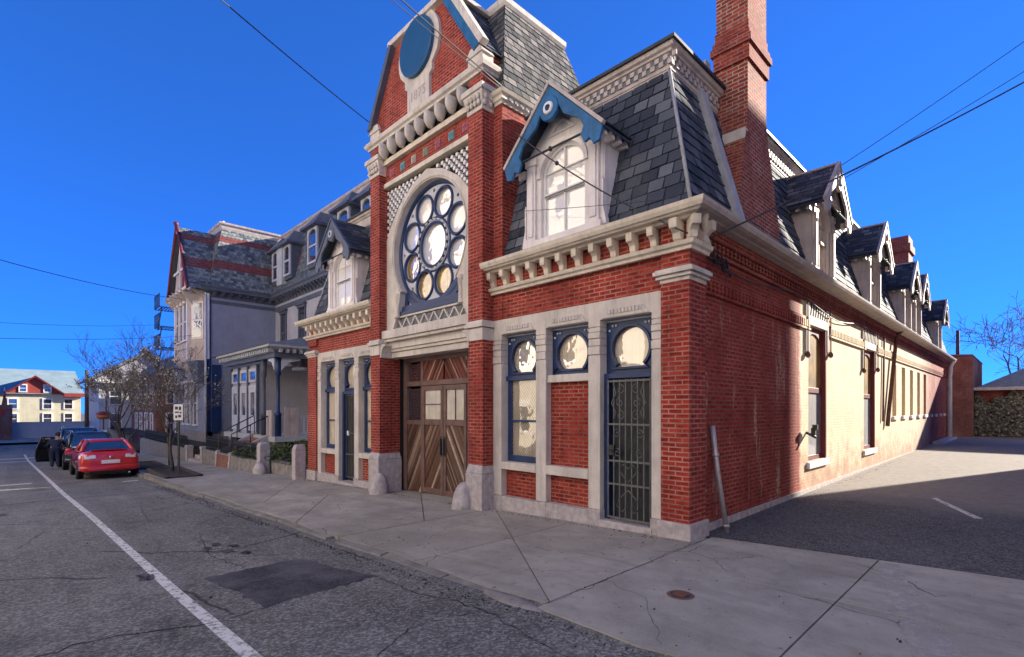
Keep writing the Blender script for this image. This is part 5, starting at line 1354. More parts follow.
for x in (-21.75,-19.85):
    b = MB(); b.prism([(1.3,.72),(1.1,.66),(.6,.42),(.1,.12),(-.35,-.02),(-.4,-.9),(1.3,-.9)], lambda a,c,d: (x+d,a,c), -.1,.1); V(b, 'step_cheek', 'granite')
for x in (-21.7,-19.9):
    b = MB(); b.tube([(x,1.2,1.5),(x,-.25,.75)], .025, 6)
    for t in (0,.5,1): b.tube([(x,1.2-1.45*t,1.5-.75*t),(x,1.2-1.45*t,.4-.6*t)], .02, 6)
    V(b, 'handrail', 'iron')
b = MB(); b.lathe([(0,3.5),(.3,3.55),(.34,3.65),(.1,3.75),(.02,4.1)], (-20.0,2.6,0), n=12); V(b, 'porch_lamp', 'pale_field')
# fire escape on the far side of the bay
b = MB()
for zz in (3,4.3,5.6,6.9,8.1):
    for i in range(8): b.box(-35.6,-34.1,-.35+i*.17,-.30+i*.17,zz,zz+.04)
    b.box(-35.6,-35.55,-.35,.9,zz-.04,zz); b.box(-34.15,-34.1,-.35,.9,zz-.04,zz)
    for i in range(6): b.tube([(-35.6+i*.3,-.35,zz),(-35.6+i*.3,-.35,zz+.8)], .02, 4)
    b.tube([(-35.6,-.35,zz+.8),(-34.1,-.35,zz+.8)], .025, 4)
    b.tube([(-35.5,-.2,zz-1.3),(-34.3,-.2,zz)], .035, 4)
V(b, 'fire_escape', 'iron')

# terrace, retaining walls, posts
g = MB(); g.face([(-60,-.22,-.12),(-12.7,-.1,-.06),(-12.7,5,-.0),(-60,5,-.0)]); struct(g, 'lawn', M['soil'])
def rwall(x0, x1, y, zt, label):
    m = MB(); x = x0; rg = random.Random(int(-x0*10))
    while x > x1+.3:
        L = min(rg.uniform(.8,1.5), x-x1); t = zt+rg.uniform(-.015,.015)
        m.hexa([(x-L+.012,y,gz(x)-.5),(x-.012,y,gz(x)-.5),(x-.012,y+.28,gz(x)-.5),(x-L+.012,y+.28,gz(x)-.5)],[(x-L+.012,y+.01,t),(x-.012,y+.01,t),(x-.012,y+.28,t),(x-L+.012,y+.28,t)]); x -= L
    return single(m, 'retaining_wall', M['granite_rough'], label, 'wall', ((x0+x1)/2, y, gz((x0+x1)/2)), bevel=.02)
rwall(-16.5,-24.1,-.35,-.10,'low granite retaining wall between the stone post and the gate of the big house')
rwall(-27.6,-41,-.35,-.25,'long low granite retaining wall beyond the gate, behind the street trees')
m = MB(); m.box(-15.9,-12.75,-.05,.2,-.9,-.05); single(m, 'garden_wall', M['granite_rough'], 'short grey stone garden wall running up to the left corner of the brick building', 'wall', (-14.3,0,-.5), bevel=.02)
def stonepost(x, y, h, w, label, rounded=True, guard=False):
    z = gz(x); t = thing('stone_post', (x,y,z), label, 'stone post', 'stone posts along the garden wall')
    m = MB()
    if rounded: m.loft([rct(x-w/2,x+w/2,y-w/2,y+w/2,z-.4),rct(x-w/2,x+w/2,y-w/2,y+w/2,z+h-.14),rct(x-w*.42,x+w*.42,y-w*.42,y+w*.42,z+h-.05),rct(x-w*.2,x+w*.2,y-w*.2,y+w*.2,z+h)])
    else: m.box(x-w/2,x+w/2,y-w/2,y+w/2,z-.4,z+h); m.box(x-w/2-.03,x+w/2+.03,y-w/2-.03,y+w/2+.03,z+h-.14,z+h-.04)
    build(m, 'shaft', M['granite'], t, .015)
    if guard:
        m = MB(); m.blob((x+.18,y-.18,z+.08), .26, 12, 7, .12, (1,.9,1.3)); build(m, 'guard_stone', M['granite'], t)
stonepost(-16.25,-.2,1.12,.36,'pale round-topped stone post with a boulder at its foot, nearest the brick building',True,True)
stonepost(-24.35,-.2,.8,.30,'square granite gate post at the right of the gate opening',False)
stonepost(-27.3,-.2,.8,.30,'square granite gate post at the left of the gate opening',False)
m = MB(); m.box(-27.1,-24.6,-.3,.2,-1.3,-.72); m.box(-27.1,-24.6,0,.5,-1.3,-.55); single(m, 'gate_step', M['granite'], 'granite steps in the gate opening of the garden wall', 'steps', (-25.8,-.1,-.83), bevel=.02)
m = MB(); m.box(-13.03,-12.75,-.42,-.08,-.8,.52); m.hexa([(-13.03,-.42,.52),(-12.75,-.42,.52),(-12.75,-.08,.52),(-13.03,-.08,.52)],[(-12.98,-.36,.68),(-12.78,-.36,.68),(-12.78,-.1,.68),(-12.98,-.1,.68)]); single(m, 'corner_stone', M['granite'], 'white upright stone slab against the left end of the brick building', 'stone post', (-12.9,-.25,-.42), bevel=.02)
def irfence(x0, x1, zb, label):
    t = thing('iron_fence', ((x0+x1)/2,-.2,zb), label, 'fence', 'iron fences on the garden walls'); m = MB(); n = int((x0-x1)/.14)
    for zz in (.12,.46): m.box(x1,x0,-.215,-.185,zb+zz,zb+zz+.03)
    build(m, 'rails', M['iron'], t); m = MB()
    for i in range(n):
        x = x1+.07+i*.14; m.box(x-.012,x+.012,-.212,-.188,zb,zb+.55); m.hexa([(x-.03,-.212,zb+.55),(x+.03,-.212,zb+.55),(x+.03,-.188,zb+.55),(x-.03,-.188,zb+.55)],[(x-.004,-.204,zb+.66),(x+.004,-.204,zb+.66),(x+.004,-.196,zb+.66),(x-.004,-.196,zb+.66)])
    build(m, 'pickets', M['iron'], t)
irfence(-16.6,-24.1,-.10,'dark spiked iron fence along the low wall in front of the porch'); irfence(-27.6,-40,-.25,'dark spiked iron fence on the far wall beyond the gate')
def shrub(x, y, z, r, h, n, label, sd, name='shrub'):
    rg = random.Random(sd); t = thing(name, (x,y,z), label, 'shrub', 'shrubs behind the garden wall'); m = MB()
    for i in range(7):
        a = rg.uniform(0,6.28); m.tube([(x,y,z-.05),(x+.3*r*math.cos(a),y+.3*r*math.sin(a),z+h*.5),(x+.8*r*math.cos(a),y+.8*r*math.sin(a),z+h*.9)], [.02,.013,.005], 4)
    build(m, 'stems', M['twig'], t); m = MB()
    for i in range(n):
        a = rg.uniform(0,6.28); q = r*math.sqrt(rg.random())*(1+.25*math.sin(3*a+sd)); zz = z+h*(rg.random()**.8)*(1-.45*(q/r)**2)
        c = Vector((x+q*math.cos(a), y+q*math.sin(a), zz)); u_ = Vector((rg.gauss(0,1),rg.gauss(0,1),rg.gauss(0,.6))).normalized(); v_ = u_.cross(Vector((rg.gauss(0,1),rg.gauss(0,1),rg.gauss(0,1)))).normalized(); s_ = rg.uniform(.03,.065)
        m.face([c-u_*s_, c+v_*s_*.5, c+u_*s_, c-v_*s_*.5], rnd=rg.random())
    build(m, 'leaves', M['leaf'], t, recalc=False)
shrub(-15.0,.75,-.05,1.0,.75,1500,'bright green low shrub behind the garden wall beside the brick building',1)
shrub(-13.6,.6,-.05,.7,.9,1000,'small leafy shrub tight against the end of the brick building',2)
shrub(-17.4,.5,-.1,1.1,.6,1200,'green low shrub behind the round-topped stone post',3)
shrub(-19.2,.3,-.1,.8,.5,700,'thin green shrub beside the front steps',4)
shrub(-26.4,.8,-.4,.5,.9,600,'round green bush seen through the gate opening',5)

# ------------------------------------------------------------------ trees
def tree(x, y, z, H, seed, label, lean=0, blossom=0, spread=.5, trunk_r=.1, lv=5, name='street_tree', lowfork=.28, twigden=1.0, up=.32, minr=.006):
    rg = random.Random(seed); t = thing(name, (x,y,z), label, 'tree', 'trees along the sidewalk' if name == 'street_tree' else None)
    tm, cm, bm_ = MB(), MB(), MB(); tips = []
    def grow(p, d, L, r, k):
        pts = [p]; rs = [r]; q = p.copy(); dd = d.copy(); n = 4 if k < 3 else 3
        for i in range(n):
            dd = (dd+Vector((rg.gauss(0,.13),rg.gauss(0,.13),rg.gauss(.03,.08)))).normalized(); q = q+dd*L/n; pts.append(q.copy()); rs.append(r*(1-.45*(i+1)/n))
        (tm if k < 2 else cm).tube(pts, rs, 7 if k < 2 else (5 if k < 3 else 3), cap=k < 2)
        if k >= lv:
            tips.append(pts); return
        nb = rg.choice((2,3,3)) if k else rg.choice((3,4))
        nb = max(2, int(nb*twigden+.5))
        for i in range(nb):
            f = rg.uniform(.45,1) if i else 1.0
            j = min(n-1, int(f*n)); bp = pts[j].lerp(pts[j+1] if j < n else pts[j], f*n-j) if j < n else pts[n]
            ang = rg.uniform(.35,.85)*(.7 if i == 0 else 1)*(.8+spread*.6); az = rg.uniform(0,6.28)
            ax_ = dd.orthogonal().normalized(); ax_.rotate(Matrix.Rotation(az,3,dd)); nd = dd.copy(); nd.rotate(Matrix.Rotation(ang,3,ax_))
            nd = (nd+Vector((0,0,up))).normalized()
            grow(bp, nd, L*rg.uniform(.62,.85), max(minr, rs[-1]*rg.uniform(.55,.8)), k+1)
    grow(Vector((x,y,z-.1)), Vector((lean,.02,1)).normalized(), H*lowfork, trunk_r, 0)
    build(tm, 'trunk', M['bark'], t); crown = build(cm, 'crown', M['twig'], t)
    if blossom:
        for pts in tips:
            for i in range(blossom):
                c = pts[0].lerp(pts[-1], rg.random())+Vector((rg.gauss(0,.035),rg.gauss(0,.035),rg.gauss(0,.035)))
                u_ = Vector((rg.gauss(0,1),rg.gauss(0,1),rg.gauss(0,1))).normalized(); v_ = u_.orthogonal(); s_ = rg.uniform(.016,.042)
                bm_.face([c-u_*s_, c+v_*s_*.7, c+u_*s_, c-v_*s_*.7], rnd=rg.random())
        build(bm_, 'blossom', M['blossom'], crown, recalc=False)
    return t
tree(-19.3,-2.45,gz(-19.3),6.6,11,'slender street tree with grey-white buds in the planting pit beside the white sign',blossom=2,spread=.55,trunk_r=.07,lv=6,lowfork=.27,twigden=1.1)
tree(-24.2,-1.6,gz(-24.2),7.0,17,'budding street tree on the sidewalk in front of the gabled bay',blossom=2,spread=.7,trunk_r=.08,lv=6,lowfork=.25,twigden=1.1)
tree(-27.6,-2.75,gz(-27.6),9.6,5,'bare dark tree with several leaning stems behind the red car',lean=-.12,spread=.75,trunk_r=.12,lv=6,lowfork=.26,twigden=1.05)
tree(-33,-2.0,gz(-33),7.0,23,'pale budding tree farther down the sidewalk beyond the gate',blossom=6,spread=.8,trunk_r=.1,lv=6,lowfork=.26,twigden=1.2)
tree(-44,2.5,-1.28,8.5,29,'thin bare tree in front of the brick and grey houses down the street',spread=.6,trunk_r=.12,lv=5,lowfork=.26)
tree(1.5,57,.3,14,31,'bare winter tree rising behind the low ivy-covered garage',spread=1.1,trunk_r=.26,lv=6,lowfork=.30,twigden=1.15,up=.12,minr=.022,name='bare_tree')
# planting pit
pz = gz(-18.9)
pt = thing('planting_pit', (-18.9,-2.6,pz), 'raised planting bed of dark soil with a timber kerb round the street tree', 'planting bed', 'planting beds at the kerb')
m = MB(); x0,x1,y0,y1 = -20.6,-17.0,-3.05,-1.95
m.box(x0,x1,y0,y0+.12,pz-.3,pz+.13); m.box(x0,x1,y1-.12,y1,pz-.3,pz+.13); m.box(x0,x0+.12,y0,y1,pz-.3,pz+.125); m.box(x1-.12,x1,y0,y1,pz-.3,pz+.125); build(m, 'timber_edge', M['bark'], pt, .015)
m = MB(); m.box(x0+.1,x1-.1,y0+.1,y1-.1,pz-.2,pz+.07); build(m, 'soil', M['soil'], pt)
pz = gz(-24.5)
pt = thing('planting_pit', (-24.4,-2.6,pz), 'farther raised planting bed with dark edging beside the parked red car', 'planting bed', 'planting beds at the kerb')
m = MB(); x0,x1,y0,y1 = -26,-22.6,-3.0,-1.9
m.box(x0,x1,y0,y0+.12,pz-.3,pz+.13); m.box(x0,x1,y1-.12,y1,pz-.3,pz+.13); m.box(x0,x0+.12,y0,y1,pz-.3,pz+.125); m.box(x1-.12,x1,y0,y1,pz-.3,pz+.125); build(m, 'timber_edge', M['bark'], pt, .015)
m = MB(); m.box(x0+.1,x1-.1,y0+.1,y1-.1,pz-.2,pz+.07); build(m, 'soil', M['soil'], pt)
# parking sign
sx_, sy_ = -18.15,-2.45; sz = gz(sx_)
t = thing('parking_sign', (sx_,sy_,sz), 'white rectangular parking sign on a dark metal post beside the planting bed', 'sign', rz=R(50))
m = MB(); m.box(-.03,.03,-.02,.02,0,2.5); build(m, 'post', M['iron'], t, local=True)
m = MB(); m.box(-.16,.16,-.035,-.022,1.98,2.55); pl_ = build(m, 'plate', M['sign_white'], t, .01, local=True)
m = MB()
for (a,c,z0,z1) in ((-.11,-.01,2.36,2.47),(.02,.10,2.34,2.47),(-.11,.02,2.24,2.29),(.05,.11,2.22,2.28),(-.1,-.03,2.06,2.15),(.0,.1,2.08,2.17)): m.box(a,c,-.040,-.036,z0,z1)
build(m, 'printed_marks', M['sign_dark'], pl_, local=True)
# ------------------------------------------------------------------ vehicles: built along local +x = rear, wheels on z = 0
def ring(x, pts): return [(x, a, c) for a, c in pts]+[(x, -a, c) for a, c in reversed(pts)]
def car(loc, rz_, label, paint, L=4.65, Wd=1.82, H=1.45, suv=False, name='parked_car', cat='car', open_door=False, pitch=0):
    t = thing(name, loc, label, cat, 'cars parked along the kerb', rz_); t.rotation_euler.y = pitch
    w = Wd/2; gc = .22 if suv else .17; bl = .98 if suv else .97; dk = bl+.05
    st = [(0.0,.80,gc+.22,bl-.10),(-.06,.92,gc+.12,bl+.02),(-.25,.985,gc+.05,dk),(-.9,1.0,gc,dk+.02),(-2.3,1.0,gc,bl+.02),(-3.3,1.0,gc,bl),(-4.1,.97,gc+.03,bl-.14),(-L+.15,.88,gc+.10,bl-.26),(-L,.74,gc+.2,bl-.36)]
    m = MB(); rings = []
    for x, k2, z0, z1 in st:
        ww = w*k2; h = z1-z0
        rings.append(ring(x, [(ww*.55,z0),(ww*.93,z0+.03),(ww*.99,z0+h*.28),(ww,z0+h*.55),(ww*.985,z0+h*.74),(ww*.93,z0+h*.93),(ww*.80,z1+.015),(ww*.4,z1+.03)]))
    m.loft(rings, smooth=True); body = build(m, 'body', M[paint], t, local=True)
    md = body.modifiers.new('s','SUBSURF'); md.levels = 1; md.render_levels = 1
    # cabin
    if suv: cab = [(-.04,.84,.05),(-.30,.80,.60),(-.7,.78,.68),(-2.6,.77,.68),(-3.05,.79,.45),(-3.55,.83,.02)]
    else: cab = [(-.82,.80,.03),(-1.32,.72,.42),(-1.75,.70,.51),(-2.5,.70,.52),(-2.9,.72,.43),(-3.6,.80,.0)]
    hh = H-dk; mx = max(c for _,_,c in cab)
    m = MB(); rings = []
    for x, k2, c in cab:
        z1 = dk+hh*c/mx; rings.append([(x,w*.90,dk-.06),(x,w*k2+(w*.88-w*k2)*.15,dk+(z1-dk)*.72),(x,w*k2*.90,z1-.01),(x,w*k2*.55,z1),(x,-w*k2*.55,z1),(x,-w*k2*.90,z1-.01),(x,-(w*k2+(w*.88-w*k2)*.15),dk+(z1-dk)*.72),(x,-w*.90,dk-.06)])
    m.loft(rings, smooth=True); build(m, 'windows', M['carglass'], t, local=True)
    m = MB(); rt = [(x,k2,dk+hh*c/mx) for x,k2,c in cab]
    inner = [r_ for r_ in rt if r_[2] > dk+hh*.75]
    m.loft([[(x,w*k2*.93,z-.02),(x,w*k2*.9,z+.008),(x,w*k2*.5,z+.022),(x,-w*k2*.5,z+.022),(x,-w*k2*.9,z+.008),(x,-w*k2*.93,z-.02)] for x,k2,z in inner], smooth=True); rf = build(m, 'roof', M[paint], t, local=True)
    m = MB()                                                 # pillars and glass surrounds
    for s in (-1,1):
        def pt_(i, up=1): x,k2,z = rt[i]; return (x, s*(w*k2*.91), z+.0)
        n0 = next(i for i,r_ in enumerate(rt) if r_ in inner); n1 = len(rt)-1-next(i for i,r_ in enumerate(reversed(rt)) if r_ in inner)
        m.tube([(rt[0][0]+.03,s*w*.86,dk-.02)]+[pt_(i) for i in range(0,n0+1)][1:], .075 if not suv else .05, 6)
        m.tube([pt_(i) for i in range(n0,n1+1)], .03, 6); m.tube([pt_(n1)]+[pt_(i) for i in range(n1+1,len(rt)-1)]+[(rt[-1][0],s*w*.86,dk-.03)], .04, 6)
        mid = (rt[n0][0]+rt[n1][0])/2; m.tube([(mid,s*w*.70*1.0,dk+hh*.98),(mid-.05,s*w*.905,dk-.02)], .035, 6)
        m.tube([(rt[0][0],s*w*.905,dk-.0),(rt[-1][0],s*w*.905,dk-.03)], .022, 6)
    build(m, 'pillars', M[paint], t, local=True)
    wr = .36 if suv else .325
    for x in (-.95,-L+.92):
        for s in (-1,1):
            m = MB(); m.lathe([(wr+.05,0),(wr+.05,.03),(0,.03)], (x,s*(w-.025)-.015,wr), 'y', 20, False); build(m, 'wheel_arch', M['black'], t, local=True)
            m = MB(); m.lathe([(wr*.62,-.10),(wr*.93,-.105),(wr,-.06),(wr,.06),(wr*.93,.105),(wr*.62,.10)], (x,s*(w-.09),wr), 'y', 24); wh = build(m, 'wheel', M['black'], t, local=True)
            m = MB(); yo = s*(w-.09)+s*.07
            m.lathe([(0,-.01),(wr*.18,.0),(wr*.2,-.01)], (x,yo+s*.02,wr), 'y', 12); m.torus((x,yo,wr), wr*.60, .022, 'y', 20, 6)
            for k2 in range(5):
                a = 2*math.pi*k2/5; m.tube([(x,yo,wr),(x+wr*.6*math.cos(a),yo+s*.01,wr+wr*.6*math.sin(a))], .03, 5)
            build(m, 'rim', M['chrome'], wh, local=True)
    for s in (-1,1):
        m = MB(); zt = bl-.13
        if suv: m.hexa([(.015,s*w*.56,zt-.12),(.0,s*w*.86,zt-.12),(-.22,s*w*.985,zt-.08),(-.2,s*w*.9,zt-.1)],[(.0,s*w*.58,zt+.05),(-.02,s*w*.86,zt+.05),(-.26,s*w*.97,zt+.06),(-.2,s*w*.88,zt+.04)])
        else: m.hexa([(.012,s*w*.46,zt-.06),(-.01,s*w*.80,zt-.09),(-.26,s*w*1.0,zt-.05),(-.2,s*w*.8,zt-.04)],[(-.01,s*w*.48,zt+.06),(-.05,s*w*.82,zt+.07),(-.30,s*w*.975,zt+.06),(-.2,s*w*.8,zt+.04)])
        build(m, 'tail_lamp', M['lamp_red' if suv else 'lamp_clear'], t, .012, local=True)
        m = MB(); m.blob((-L+1.42,s*(w+.09),bl+.06), .11, 8, 6, 0, (.6,1.0,.7)); m.tube([(-L+1.4,s*w*.9,bl+.02),(-L+1.42,s*(w+.05),bl+.05)], .025, 5); build(m, 'door_mirror', M[paint], t, local=True)
        m = MB(); m.hexa([(-L+.03,s*w*.45,bl-.48),(-L+.12,s*w*.80,bl-.46),(-L+.3,s*w*.88,bl-.44),(-L+.3,s*w*.45,bl-.46)],[(-L+.12,s*w*.45,bl-.36),(-L+.22,s*w*.80,bl-.32),(-L+.4,s*w*.88,bl-.3),(-L+.4,s*w*.45,bl-.34)]); build(m, 'headlight', M['lamp_clear'], t, local=True)
    m = MB(); m.box(-.02,.035,-.27,.27,.57 if not suv else .72,.70 if not suv else .85); build(m, 'licence_plate', M['sign_white'], t, .01, local=True)
    m = MB(); m.loft([ring(x_, [(w*k2*.9,gc+.14),(w*k2,gc+.17),(w*k2,gc+.30),(w*k2*.92,gc+.33)]) for x_,k2 in ((.06,.72),(.035,.86),(-.04,.95),(-.3,1.003))], smooth=True); build(m, 'bumper', M[paint], t, local=True)
    m = MB(); m.box(-.08,.045,-.62,.62,gc+.02,gc+.15); build(m, 'lower_valance', M['black'], t, .02, local=True)
    m = MB(); m.tube([(-.05,.55,gc+.03),(.06,.55,gc+.03)], .04, 8); build(m, 'exhaust', M['chrome'], t, local=True)
    m = MB(); m.lathe([(0,.03),(.05,.03),(.055,.02)], (.0,0,.80 if not suv else .95), 'x', 12); build(m, 'emblem', M['chrome'], t, local=True)
    if not suv:
        m = MB(); m.loft([[(-.30,-w*.62,dk+.02),(-.14,-w*.62,dk+.03),(-.10,-w*.62,dk+.06),(-.22,-w*.62,dk+.065)],[(-.30,w*.62,dk+.02),(-.14,w*.62,dk+.03),(-.10,w*.62,dk+.06),(-.22,w*.62,dk+.065)]]); build(m, 'spoiler', M[paint], t, .01, local=True)
    else:
        for s in (-1,1): m = MB(); m.tube([(-.6,s*.62,H+.01),(-.7,s*.62,H+.07),(-2.7,s*.62,H+.07),(-2.8,s*.62,H+.01)], .02, 6); build(m, 'roof_rail', M['chrome'], t, local=True)
        m = MB(); m.box(-.05,.0,-.5,.5,1.02,1.04); build(m, 'tailgate_strip', M['chrome'], t, local=True)
    if open_door:                                              # driver's door swung out to the street side
        m = MB(); hx = -3.0; a = R(62)
        def dr_(u_, zz, o): return (hx+u_*math.cos(a)-o*math.sin(a)*-1*0-o*.0, -(w+u_*math.sin(a)), zz)
        dpoly = [(0,.34),(1.0,.36),(1.05,.62),(1.02,.98),(.80,1.55),(.28,1.52),(.02,1.02)]; hl = [(.1,1.04),(.92,1.04),(.74,1.48),(.33,1.46)]
        nx, ny = math.sin(a), math.cos(a)
        m.plate(dpoly, [hl], lambda u_, zz, d: (hx+u_*math.cos(a)+d*nx, -(w+u_*math.sin(a))+d*ny, zz), 0, .07); do = build(m, 'open_door', M[paint], t, .01, local=True)
        m = MB(); m.face([(hx+u_*math.cos(a)+.03*nx, -(w+u_*math.sin(a))+.03*ny, zz) for u_, zz in hl]); build(m, 'pane', M['carglass'], do, local=True)
        m = MB(); m.plate([(.08,.42),(.94,.42),(.96,.95),(.06,.95)], [], lambda u_, zz, d: (hx+u_*math.cos(a)+d*nx, -(w+u_*math.sin(a))+d*ny, zz), .072, .10); build(m, 'door_lining', M['black'], do, local=True)
    return t
sl = math.atan(.032)
car((-20.55,-4.12,rz(-20.55)), 0, 'shiny red sedan parked at the kerb, nearest of the parked cars', 'car_red', pitch=-sl)
car((-27.0,-4.15,rz(-27.0)), 0, 'dark sport utility vehicle with its street-side door open, in front of the red sedan', 'car_black', 4.7, 1.88, 1.72, True, 'parked_car', 'car', True, pitch=-sl)
car((-33.4,-4.1,rz(-33.4)), 0, 'dark blue tall vehicle parked farthest down the kerb, seen over the dark one', 'car_navy', 4.9, 1.95, 1.95, True, pitch=-sl)
# ------------------------------------------------------------------ person leaning in at the open car door
def person(x, y, z):
    t = thing('person', (x,y,z), 'person in dark navy clothes leaning in at the open door of the dark parked car', 'person')
    J = {}
    V_ = [('pelvis',(0,0,.92),.15),('belly',(-.04,.02,1.06),.145),('chest',(-.14,.06,1.27),.155),('neck',(-.22,.10,1.44),.062),('headb',(-.25,.11,1.52),.075),('headt',(-.29,.13,1.66),.085),
          ('hl',(.02,-.09,.88),.105),('kl',(-.10,-.10,.50),.068),('al',(.05,-.10,.10),.046),('tl',(-.13,-.11,.04),.042),
          ('hr',(.02,.10,.88),.105),('kr',(-.02,.11,.50),.068),('ar',(.12,.12,.10),.046),('tr',(-.06,.13,.04),.042),
          ('sl',(-.15,-.15,1.36),.07),('el',(-.26,-.24,1.12),.048),('wl',(-.45,-.18,1.08),.034),
          ('sr',(-.15,.24,1.36),.07),('er',(-.32,.36,1.14),.048),('wr',(-.52,.34,1.12),.034)]
    E_ = [('pelvis','belly'),('belly','chest'),('chest','neck'),('neck','headb'),('headb','headt'),('pelvis','hl'),('hl','kl'),('kl','al'),('al','tl'),('pelvis','hr'),('hr','kr'),('kr','ar'),('ar','tr'),('chest','sl'),('sl','el'),('el','wl'),('chest','sr'),('sr','er'),('er','wr')]
    fg = []
    for sd, wv in (('l','wl'),('r','wr')):
        wv_ = dict((n,(p,r)) for n,p,r in V_)[wv][0]
        V_.append(('p'+sd,(wv_[0]-.07,wv_[1],wv_[2]-.01),.03)); E_.append((wv,'p'+sd))
        for i, (dy, ln) in enumerate(((-.033,.07),(-.011,.085),(.011,.08),(.033,.06))):
            V_.append((f'f{sd}{i}',(wv_[0]-.10-ln*.5,wv_[1]+dy,wv_[2]-.02),.0095)); V_.append((f'g{sd}{i}',(wv_[0]-.10-ln,wv_[1]+dy,wv_[2]-.05),.008)); E_ += [('p'+sd,f'f{sd}{i}'),(f'f{sd}{i}',f'g{sd}{i}')]
        V_.append(('t'+sd,(wv_[0]-.06,wv_[1]-.055,wv_[2]-.03),.010)); E_.append((wv,'t'+sd))
    idx = {n:i for i,(n,_,_) in enumerate(V_)}
    me = bpy.data.meshes.new('body'); me.from_pydata([p for _,p,_ in V_], [(idx[a],idx[c]) for a,c in E_], [])
    o = bpy.data.objects.new('body', me); COL.objects.link(o); me.materials.append(M['skin'])
    md = o.modifiers.new('skin','SKIN'); sv = me.skin_vertices[0].data
    for i,(n,p,r) in enumerate(V_): sv[i].radius = (r,r); sv[i].use_root = (n == 'pelvis')
    md2 = o.modifiers.new('sub','SUBSURF'); md2.levels = 1; md2.render_levels = 2
    o.parent = t
    def cl(name, ns, es, grow, mat):
        me2 = bpy.data.meshes.new(name); dd = {n:(p,r) for n,p,r in V_}; ii = {n:i for i,n in enumerate(ns)}
        me2.from_pydata([dd[n][0] for n in ns], [(ii[a],ii[c]) for a,c in es], []); oo = bpy.data.objects.new(name, me2); COL.objects.link(oo); me2.materials.append(M[mat])
        oo.modifiers.new('skin','SKIN'); s2 = me2.skin_vertices[0].data
        for i,n in enumerate(ns): s2[i].radius = (dd[n][1]+grow,)*2; s2[i].use_root = (i == 0)
        q = oo.modifiers.new('sub','SUBSURF'); q.levels = 1; q.render_levels = 2; oo.parent = t
    cl('jacket', ['pelvis','belly','chest','sl','el','wl','sr','er','wr'], [('pelvis','belly'),('belly','chest'),('chest','sl'),('sl','el'),('el','wl'),('chest','sr'),('sr','er'),('er','wr')], .018, 'cloth_navy')
    cl('trousers', ['pelvis','belly','hl','kl','al','hr','kr','ar'], [('pelvis','belly'),('pelvis','hl'),('hl','kl'),('kl','al'),('pelvis','hr'),('hr','kr'),('kr','ar')], .02, 'cloth_navy')
    for s in ('l','r'): cl('shoe', ['a'+s,'t'+s], [('a'+s,'t'+s)], .014, 'black')
    m = MB(); m.blob((-.26,.115,1.64), .105, 12, 8, .04, (1,.95,1.1)); build(m, 'hair', M['hair'], t, local=True)
    m = MB(); m.blob((-.375,.16,1.61), .018, 6, 5); build(m, 'nose', M['skin'], t, local=True)
person(-29.15,-5.32,rz(-29.1))
# ------------------------------------------------------------------ far buildings
def fwin(par, x, y, z0, z1, w, face='x', pane='pane_dark', frame='white'):
    m = MB()
    def bx(mm, a0, a1, d0, d1, c0, c1):
        if face == 'x': mm.box(x+d0,x+d1,y+a0,y+a1,c0,c1)
        else: mm.box(x+a0,x+a1,y-d1,y-d0,c0,c1)
    bx(m,-w/2-.1,-w/2,0,.08,z0-.1,z1+.12); bx(m,w/2,w/2+.1,0,.08,z0-.1,z1+.12); bx(m,-w/2,w/2,0,.08,z1,z1+.12); bx(m,-w/2,w/2,0,.08,z0-.1,z0); bx(m,-w/2,w/2,.0,.06,(z0+z1)/2-.03,(z0+z1)/2+.03)
    f = build(m, 'window', M[frame], par); m = MB(); bx(m,-w/2,w/2,.01,.03,z0,z1); build(m, 'pane', M[pane], f)
fh = thing('gabled_house', (-78,-4.5,-1.3), 'cream house with red gable and large grey-green roof closing the street', 'house')
m = MB(); m.box(-86,-74.8,-8.6,-1.2,-1.6,3.5); build(m, 'wall', M['clap_cream'], fh)
m = MB(); m.prism([(-7.4,3.5),(-2.8,3.5),(-5.1,5.3)], lambda a,c,d: (d,a,c), -78,-74.6); build(m, 'gable', M['clap_red'], fh)
m = MB()
for s in (-1,1):
    m.hexa([(-74.3,-5.1+s*2.6,3.3),(-79,-5.1+s*2.6,3.3),(-79,-5.1,5.35),(-74.3,-5.1,5.35)],[(-74.3,-5.1+s*2.6,3.48),(-79,-5.1+s*2.6,3.48),(-79,-5.1,5.56),(-74.3,-5.1,5.56)])
build(m, 'gable_verge', M['maroon'], fh)
m = MB(); m.hexa([(-74.5,-9.2,3.5),(-74.5,-.9,3.5),(-87,-.9,3.5),(-87,-9.2,3.5)],[(-80,-9.0,6.5),(-80,-1.4,6.5),(-82,-1.4,6.5),(-82,-9.0,6.5)]); build(m, 'roof', M['roof_teal'], fh)
m = MB(); m.box(-74.9,-74.2,-2.7,-.8,3.2,3.62); build(m, 'red_eave', M['roof_red'], fh)
for y in (-6.9,-4.1,-2.3):
    for z0 in (.2,1.85): fwin(fh,-74.8,y,z0,z0+1.05,.65)
for y in (-6.1,-4.1): fwin(fh,-74.6,y,3.75,4.45,.5)
fb = thing('corner_building', (-67,-9.2,-1.3), 'pale building with a brown brick front wall and stepped gable at the far left edge', 'building')
m = MB(); m.box(-72,-66.4,-13,-7.9,-1.6,4.4); build(m, 'wall', M['clap_mauve'], fb)
m = MB(); m.prism([(-8.1,-1.6),(-6.9,-1.6),(-6.9,2.2),(-7.25,2.2),(-7.35,2.9),(-7.45,3.9),(-7.55,2.9),(-7.65,2.2),(-8.1,2.2)], lambda a,c,d: (d,a,c), -66.4,-65.9); build(m, 'brick_pier', M['brick_far'], fb)
m = MB(); m.box(-65.9,-65.85,-7.75,-7.45,1.2,1.8); build(m, 'red_sign', M['sign_red'], fb)
